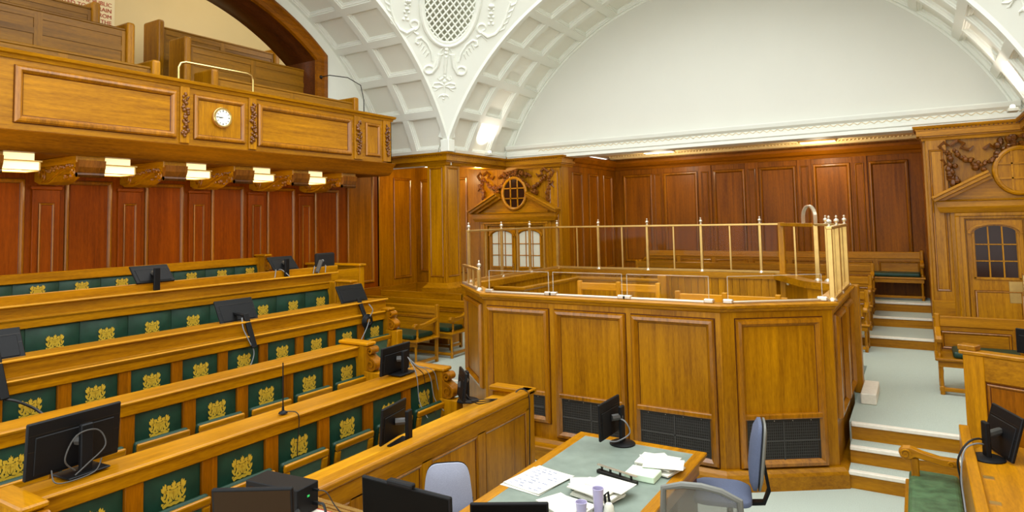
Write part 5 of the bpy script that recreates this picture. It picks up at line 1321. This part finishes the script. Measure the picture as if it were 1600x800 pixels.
# ================================================================== CHAIRS
def loft_pad(mb, c, u, v, n, w0, w1, h, th, rows=10, bulge=.03, cols=10, corner=.35):
    """rounded cushion: width w0 at the bottom to w1 at the top"""
    c, u, v, n = Vector(c), Vector(u), Vector(v), Vector(n)
    def ringpt(a, k):
        ca, sa = math.cos(a), math.sin(a); e = .42
        x = math.copysign(abs(ca)**e, ca); y = math.copysign(abs(sa)**e, sa); w = (w0+(w1-w0)*(y+1)/2)/2
        return c+u*x*w*k+v*y*h/2*k
    N_ = 32; L_ = [(.0, -th/2-.004), (.8, -th/2-.002), (.96, -th/2+.01), (1, -th/4), (1, th/4), (.96, th/2-.008), (.8, th/2+bulge*.5), (.4, th/2+bulge), (.0, th/2+bulge)]
    vs = []
    for k, d in L_:
        for i in range(N_): vs.append(ringpt(2*PI*i/N_, max(k, .001))+n*d)
    fs = [(j*N_+i, j*N_+(i+1) % N_, (j+1)*N_+(i+1) % N_, (j+1)*N_+i) for j in range(len(L_)-1) for i in range(N_)]
    mb.add(vs, fs); return mb
# operator chair, right of table
t = thing('office_chair', 'dark blue office chair facing the table by the dock vent', 'chair', (-1.4, 5.5, 0))
fx = Vector((-.97, -.25, 0)); sd = Vector((.25, -.97, 0)); Z = Vector((0,0,1))
bc = Vector((-1.4, 5.5, 0)); bk = bc-fx*.22+Z*.80; tl = (Z-fx*.12).normalized()
loft_pad(MB(), bk, sd, tl, fx, .40, .32, .52, .05).build('backrest', 'blue_fabric', t, smooth=True, ang=60)
loft_pad(MB(), bk-fx*.035, sd, tl, -fx, .40, .32, .52, .03, bulge=.01).build('back_shell', 'chair_shell', t, smooth=True, ang=60)
loft_pad(MB(), bc+fx*.06+Z*.46, sd, fx, Z, .46, .46, .46, .06).build('seat', 'blue_fabric', t, smooth=True, ang=60)
m = MB(); m.ribbon([bc-fx*.27+Z*.72, bc-fx*.3+Z*.52, bc-fx*.26+Z*.42, bc-fx*.1+Z*.4], sd, .07, .025); m.build('back_bar', 'black_plastic', t)
m = MB(); m.tube([bc+Z*.4, bc+Z*.08], .025, 10); m.build('gas_column', 'black_plastic', t)
for k in range(5):
    a = 2*PI*k/5; e = bc+Vector((math.cos(a), math.sin(a), 0))*.28
    m = MB(); m.bar(bc+Z*.1, e+Z*.07, .04, .03); b = m.build('base_arm', 'black_plastic', t); MB().ball(e+Z*.03, .03, 8, 5).build('castor', 'black_plastic', b, smooth=True)
# mesh-back chair in front
t = thing('mesh_chair', 'grey mesh backed office chair with blue seat at the table edge', 'chair', (-1.32, 4.6, 0))
bc = Vector((-1.32, 4.55, 0)); fx = Vector((-.2, .98, 0)); sd = Vector((.98, .2, 0))
o = bc-fx*.24; fr = [o+sd*x+Z*z_-fx*b for x, z_, b in ((-.23, .5, 0), (-.25, .75, .02), (-.24, .93, .03), (-.12, .965, .04), (0, .97, .045), (.12, .95, .04), (.23, .90, .03), (.235, .75, .02), (.21, .5, 0))]
m = MB(); m.tube(fr, .022, 8); m.build('back_frame', 'chair_shell', t, smooth=True)
m = MB(); m.add([tuple(p) for p in fr], [tuple(range(len(fr)))]); m.add([tuple(p+fx*.004) for p in fr], [tuple(range(len(fr)))]); m.build('mesh_back', 'mesh_fabric', t)
loft_pad(MB(), bc+fx*.06+Z*.47, sd, fx, Z, .48, .48, .46, .06).build('seat', 'blue_fabric', t, smooth=True, ang=60)
m = MB(); m.tube([bc+Z*.44, bc+Z*.08], .025, 10); m.build('gas_column', 'black_plastic', t)
for k in range(5):
    a = 2*PI*k/5; e = bc+Vector((math.cos(a), math.sin(a), 0))*.28
    m = MB(); m.bar(bc+Z*.1, e+Z*.07, .04, .03); b = m.build('base_arm', 'black_plastic', t); MB().ball(e+Z*.03, .03, 8, 5).build('castor', 'black_plastic', b, smooth=True)
# pale blue stacking chair between table and front panelling
t = thing('stacking_chair', 'pale blue stacking chair between the table and the front panelling', 'chair', (-2.98, 3.75, 0))
bc = Vector((-2.95, 3.74, 0)); fx = Vector((.62, -.78, 0)).normalized(); sd = Vector((fx.y, -fx.x, 0))
bk = bc+Vector((0, .08, .76)); tl = (Z-fx*.14).normalized()
loft_pad(MB(), bk, sd, tl, fx, .38, .30, .4, .04, bulge=.012).build('backrest', 'pale_blue_fabric', t, smooth=True, ang=60)
loft_pad(MB(), bk-fx*.03, sd, tl, -fx, .38, .30, .4, .012, bulge=.0).build('back_shell', 'black_plastic', t, smooth=True, ang=60)
sc_ = bc+fx*.26+Z*.45
loft_pad(MB(), sc_, sd, fx, Z, .43, .43, .42, .05, bulge=.012).build('seat', 'pale_blue_fabric', t, smooth=True, ang=60)
for s in (-1, 1):
    m = MB(); m.tube([bk+sd*s*.17-fx*.03-Z*.05, bc+sd*s*.19+Z*.46, bc+sd*s*.2-fx*.02], .012, 8); m.build('leg', 'black_plastic', t, smooth=True)
    m = MB(); m.tube([sc_+sd*s*.19-fx*.2-Z*.03, sc_+sd*s*.19+fx*.19-Z*.03, sc_+sd*s*.2+fx*.22-Z*.45], .012, 8); m.build('leg', 'black_plastic', t, smooth=True)
# ================================================================== RIGHT HAND DESK, SEAT AND BOX
t = thing('clerk_desk', 'long oak desk with brass hinges at the right picture edge', 'desk', (.65, 5.0, 0))
MB().box(.20, .27, 2.2, 6.52, 0, .96).build('front_board', 'oak_y', t, bevel=.006)
cv = [(.27, 2.2), (.27, 6.05), (.34, 6.2), (.5, 6.28), (.7, 6.2), (.86, 5.98), (.95, 5.7), (1.0, 5.3), (1.05, 2.2)]
MB().prism(cv, 'z', .88, .915).build('desk_top', 'oak_y', t, bevel=.006)
MB().box(.62, .625, 2.2, 6.2, .9155, .917).build('plank_joint', 'dark_oak', t)
for y in (5.45, 5.0, 4.55): MB().box(.285, .345, y-.025, y+.025, .915, .92).build('brass_hinge', 'brass', t)
MB().box(.27, .9, 2.3, 6.0, .1, .88).build('pedestal', 'oak_y', t)
m11 = monitor('black monitor on the right hand desk turned towards the aisle', (.45, 6.0, 1.08), .42, .32, PI+.35, .28, (.34, 5.86, .915), 'disc')
t = thing('gel_bottle', 'small blue hand gel bottle behind the right hand monitor', 'bottle', (.47, 6.12, .915))
MB().lathe([(.001, 0), (.022, 0), (.022, .09), (.012, .11), (.001, .11)], (.47, 6.12, .915), 12).build('bottle_body', 'hand_gel', t, smooth=True)
MB().lathe([(.012, .11), (.012, .13), (.006, .15), (.006, .17), (.001, .17)], (.47, 6.12, .915), 10).build('pump', 'paper', t, smooth=True)
cable('black cable looping over the edge of the right hand desk', [(.36, 5.9, 1.0), (.3, 5.86, 1.05), (.22, 5.8, 1.02), (.16, 5.78, .9), (.17, 5.8, .75), (.18, 5.6, .6)], .007)
cable('grey cable running down the front of the right hand desk', [(.36, 5.92, .99), (.28, 5.8, 1.03), (.2, 5.7, 1.0), (.17, 5.62, .85), (.175, 5.5, .7), (.18, 5.2, .62), (.18, 4.8, .58)], .006, 'cable_grey')
t = thing('leather_settee', 'green leather settee with carved oak arm below the right hand desk', 'seat', (.03, 5.5, 0))
MB().box(-.17, .19, 3.0, 6.62, .40, .52).build('seat_cushion', 'worn_green_leather', t, bevel=.045, seg=4)
MB().box(-.2, .19, 2.98, 6.66, .30, .41).build('seat_rail', 'oak_y', t, bevel=.008)
prof = [(-.22, .66), (-.235, .70), (-.21, .735), (-.15, .745), (-.06, .715), (.06, .69), (.19, .69), (.19, .63), (.08, .63), (-.05, .655), (-.12, .67), (-.15, .645), (-.19, .64)]
MB().prism(prof, 'y', 6.42, 6.5).build('carved_arm', 'oak_x', t, bevel=.008, seg=2)
m = MB()
for yy in (6.415, 6.505):
    for cx_, cz_, r0 in ((-.185, .69, .04), (.13, .655, .025)):
        n = 18; m.tube([(cx_+r0*(1-.8*i/n)*math.cos(2*PI*1.4*i/n), yy, cz_+r0*(1-.8*i/n)*math.sin(2*PI*1.4*i/n)) for i in range(n+1)], .007, 5)
m.build('arm_carving', 'oak_x', t, smooth=True)['kind'] = 'stuff'
MB().box(-.15, -.09, 6.43, 6.49, .4, .66).build('arm_post', 'oak_z', t, bevel=.008)
for y in (3.05, 4.8, 6.5): MB().box(-.18, -.12, y, y+.06, 0, .3).build('leg', 'oak_z', t, bevel=.006)
t = thing('panelled_box', 'tall oak panelled witness box side at the right picture edge', 'box', (.7, 7.0, 0))
A = Vector((.285, 7.08, 0)); u = Vector((.914, -.405, 0)); n = Vector((-.405, -.914, 0)); W = 1.5
def fbox(name, a, b, z0, z1, d0, d1, mat, bev=.005):
    p = [A+u*a+n*d0, A+u*b+n*d0, A+u*b+n*d1, A+u*a+n*d1]
    return MB().prism([(q.x, q.y) for q in p], 'z', z0, z1).build(name, mat, t, bevel=bev)
fbox('side_board', 0, W, 0, 1.43, -.04, 0, 'wall_oak_z')
fbox('capping', -.03, W, 1.43, 1.465, -.1, .03, 'oak_x', .008)
fbox('cap_block', -.04, .1, 1.465, 1.51, -.1, .02, 'oak_x', .006)
fbox('corner_stile', 0, .16, 0, 1.43, 0, .02, 'oak_z'); fbox('top_rail', .16, W, 1.22, 1.43, 0, .02, 'oak_x'); fbox('stile', .95, 1.1, 0, 1.22, 0, .02, 'oak_z')
panel(t, A+u*.17+Vector((0,0,.3)), u, .77, .9, n, 'wall_oak_z', THIN)
m12 = monitor('black monitor behind the witness box at the right picture edge', (.92, 8.1, 1.40), .36, .24, -2.2, 0, (1.0, 8.2, 1.1), 'none')
MB().box(.8, 1.6, 8.0, 8.6, 1.1, 1.16).build('shelf', 'oak_x', m12)

# ================================================================== NEAR BENCH WITH BRASS RAIL (bottom edge)
t = thing('clerk_bench', 'oak bench front with low brass rail at the bottom picture edge', 'desk', (-1.6, 2.3, 0))
MB().box(-3.2, .1, 1.7, 2.72, .86, .9).build('desk_top', 'oak_x', t, bevel=.006)
MB().box(-3.2, .1, 2.66, 2.71, 0, .88).build('front_board', 'oak_x', t)
MB().box(-3.2, -3.15, 1.7, 2.7, 0, .88).build('end_board', 'oak_y', t)
m = MB()
for dz in (0, .018, .036): m.box(-3.18, .05, 2.69-.012+dz*.2, 2.69+.012-dz*.2, 1.075+dz, 1.088+dz)
m.build('brass_rail', 'bright_brass', t)
bal_src = None
for k in range(26):
    x = -3.12+.062*k
    if bal_src is None:
        bal_src = MB().lathe([(.012, 0), (.012, .02), (.006, .03), (.011, .07), (.005, .1), (.01, .13), (.006, .16), (.01, .175)], ORG[t.name], 8).build('baluster', 'bright_brass', t, smooth=True); bal_src.location = Vector((x, 2.69, .9))-ORG[t.name]
    else: share(bal_src, 'baluster', t, (x, 2.69, .9))
bm1 = monitor('wide black monitor with a webcam at the bottom picture edge', (-2.33, 2.66, 1.165), .60, .34, PI/2, .03, (-2.33, 2.58, .9), 'none')
MB().box(-2.43, -2.26, 2.62, 2.66, 1.335, 1.36).build('webcam', 'black_plastic', bm1, bevel=.006)
MB().box(-2.40, -2.26, 2.55, 2.71, .9, .915).build('stand_base', 'black_plastic', bm1); MB().box(-2.36, -2.30, 2.675, 2.69, .9, 1.15).build('stand_post', 'black_plastic', bm1)
t = thing('amplifier_box', 'long black electronic box on a carton beside the brass rail', 'device', (-2.98, 2.44, 1.12))
u = Vector((.94, .1, 0)).normalized(); v = Vector((-u.y, u.x, 0)); c = Vector((-3.06, 2.47, 1.215))
MB().obox(c, u*.19, v*.08, (0, 0, .075)).build('case', 'black_plastic', t, bevel=.004)
MB().obox(c-v*.081, u*.16, v*.001, (0, 0, .05)).build('front_window', 'dark_pane', t)
MB().obox(c+u*.191+Vector((0,0,.02)), u*.001, v*.008, (0, 0, .005)).build('status_light', 'lit_led', t)
MB().obox(c+u*.205+v*.04+Vector((0,0,.04)), u*.02, v*.006, (0, 0, .006)).build('plug', 'black_plastic', t)
MB().obox(c+u*.205+v*.04-Vector((0,0,.03)), u*.02, v*.008, (0, 0, .008)).build('plug', 'black_plastic', t)
cb = tag(MB().obox((-3.0, 2.4, 1.02), u*.24, v*.15, (0, 0, .118)).build('carton', 'box_white', bevel=.004), 'white carton with red edges under the black electronic box', 'carton')
m = MB()
for s in (-1, 1): m.obox(Vector((-3.0, 2.4, 1.135))+v*s*.148, u*.24, v*.004, (0, 0, .004)); m.obox(Vector((-3.0, 2.4, 1.135))+u*s*.238, u*.004, v*.15, (0, 0, .004))
m.build('red_edge', 'red_print', cb)
e0 = c+u*.225+v*.04
cable('black plug lead curling off the electronic box', [e0+Vector((0,0,-.03)), e0+Vector((.03,.01,-.035)), e0+Vector((.05,0,-.1)), e0+Vector((.02,-.05,-.2)), e0+Vector((-.06,-.1,-.28))], .007)
cable('thin black wire from the electronic box to the front panelling', [e0+Vector((0,0,.04)), e0+Vector((.04,.02,.03)), e0+Vector((.08,.05,-.05)), e0+Vector((.14,.1,-.14))], .003)
cable('thick black cable crossing in front of the carton', [c+u*.2-v*.08+Vector((0,0,-.02)), c+u*.16-v*.2+Vector((0,0,-.08)), c+u*.1-v*.32+Vector((0,0,-.15)), c+u*.02-v*.42+Vector((0,0,-.28))], .009)
sc0 = monitor('glossy dark screen with painted brown reflection at the lower left', (-2.86, 2.14, 1.28), .40, .26, math.atan2(.85, -.53), .12, (-2.88, 2.18, .9), 'none', screen='glossy_screen', cat='screen')
MB().box(-2.96, -2.76, 2.1, 2.3, .9, .915).build('stand_base', 'black_plastic', sc0); MB().box(-2.9, -2.86, 2.18, 2.2, .9, 1.2).build('stand_post', 'black_plastic', sc0)
tm = monitor('black monitor at the near end of the table by the picture bottom', (-2.02, 3.17, .98), .44, .28, math.radians(120), -.06, (-2.05, 3.22, TZ), 'plate')

# ================================================================== LAMPS
def recess_light(label, x, y, p):
    t = thing('ceiling_light', label, 'lamp', (x, y, 4.16), 0, 'flat lights in the recess ceiling')
    MB().box(x-.34, x+.34, y-.12, y+.12, 4.10, 4.16).build('light_frame', 'brass', t, bevel=.006)
    MB().box(x-.31, x+.31, y-.1, y+.1, 4.085, 4.102).build('diffuser', 'recess_lamp', t)
    l = new_light('recess_light_source', 'POINT', (0, 0, -.28), p, (1, .86, .62), .15); l.parent = t
recess_light('left flat light in the recess ceiling', -4.75, 13.85, 24)
recess_light('right flat light in the recess ceiling', -1.6, 14.1, 24)
def uplight(label, x, y, z, d, p):
    t = thing('uplight', label, 'lamp', (x, y, z), 0, 'uplights on the cornice')
    MB().box(x-.06, x+.06, y-.1, y+.1, z, z+.05).build('housing', 'paper', t, bevel=.006)
    MB().ball((x, y, z+.07), .03, 8, 5).build('bulb', 'bulb', t, smooth=True)
    l = new_light('uplight_source', 'SPOT', (x, y, z), p, (1, .86, .78), .05, spot=math.radians(100)); l.parent = t
    l.location = (0, 0, .12); l.rotation_euler = d
uplight('small uplight on the cornice at the foot of the far arch, left', -7.5, 11.3, 4.04, (PI, math.radians(-12), 0), 18)
uplight('small uplight on the cornice at the foot of the far arch, right', 1.2, 11.3, 4.04, (PI, math.radians(12), 0), 30)
# warm glow lamps under the aisle beam
for nm, x, y in (('aisle downlight left of the square pier', -9.2, 11.4), ('aisle downlight behind the square pier', -8.0, 11.6)):
    t = thing('downlight', nm, 'lamp', (x, y, 4.02), 0, 'downlights over the aisle')
    MB().lathe([(.001, 0), (.07, 0), (.08, .03), (.001, .03)], (x, y, 3.99), 14).build('lamp_housing', 'brass', t, smooth=True)
    l = new_light('downlight_source', 'POINT', (x, y, 3.7), 15, (1, .76, .42), .08); l.parent = t; l.location = (0, 0, -.3)
struct(MB().box(-10.5, -8.24, 10.62, YF+.3, 4.02, 4.1).build('ceiling', 'ceiling_cream'), 'low ceiling of the aisle behind the pier')

# added unseen lamps to brighten the public gallery, above the benches
for nm, y in (('added unseen globe lamp brightening the gallery, left', 4.0), ('added unseen globe lamp brightening the gallery, right', 7.4)):
    t = thing('added_globe_lamp', nm, 'lamp', (-10.7, y, 7.9), 0, 'added globe lamps of the gallery')
    m = MB(); m.tube([(-10.7, y, 7.9), (-10.7, y, 7.45)], .012, 6); m.build('stem', 'brass', t)
    MB().ball((-10.7, y, 7.3), .16, 14, 8).build('globe', 'recess_lamp', t, smooth=True)
    l = new_light('gallery_fill_light', 'POINT', (0, 0, 0), 7, (1, .93, .78), .17); l.parent = t; l.location = (0, 0, -.85)
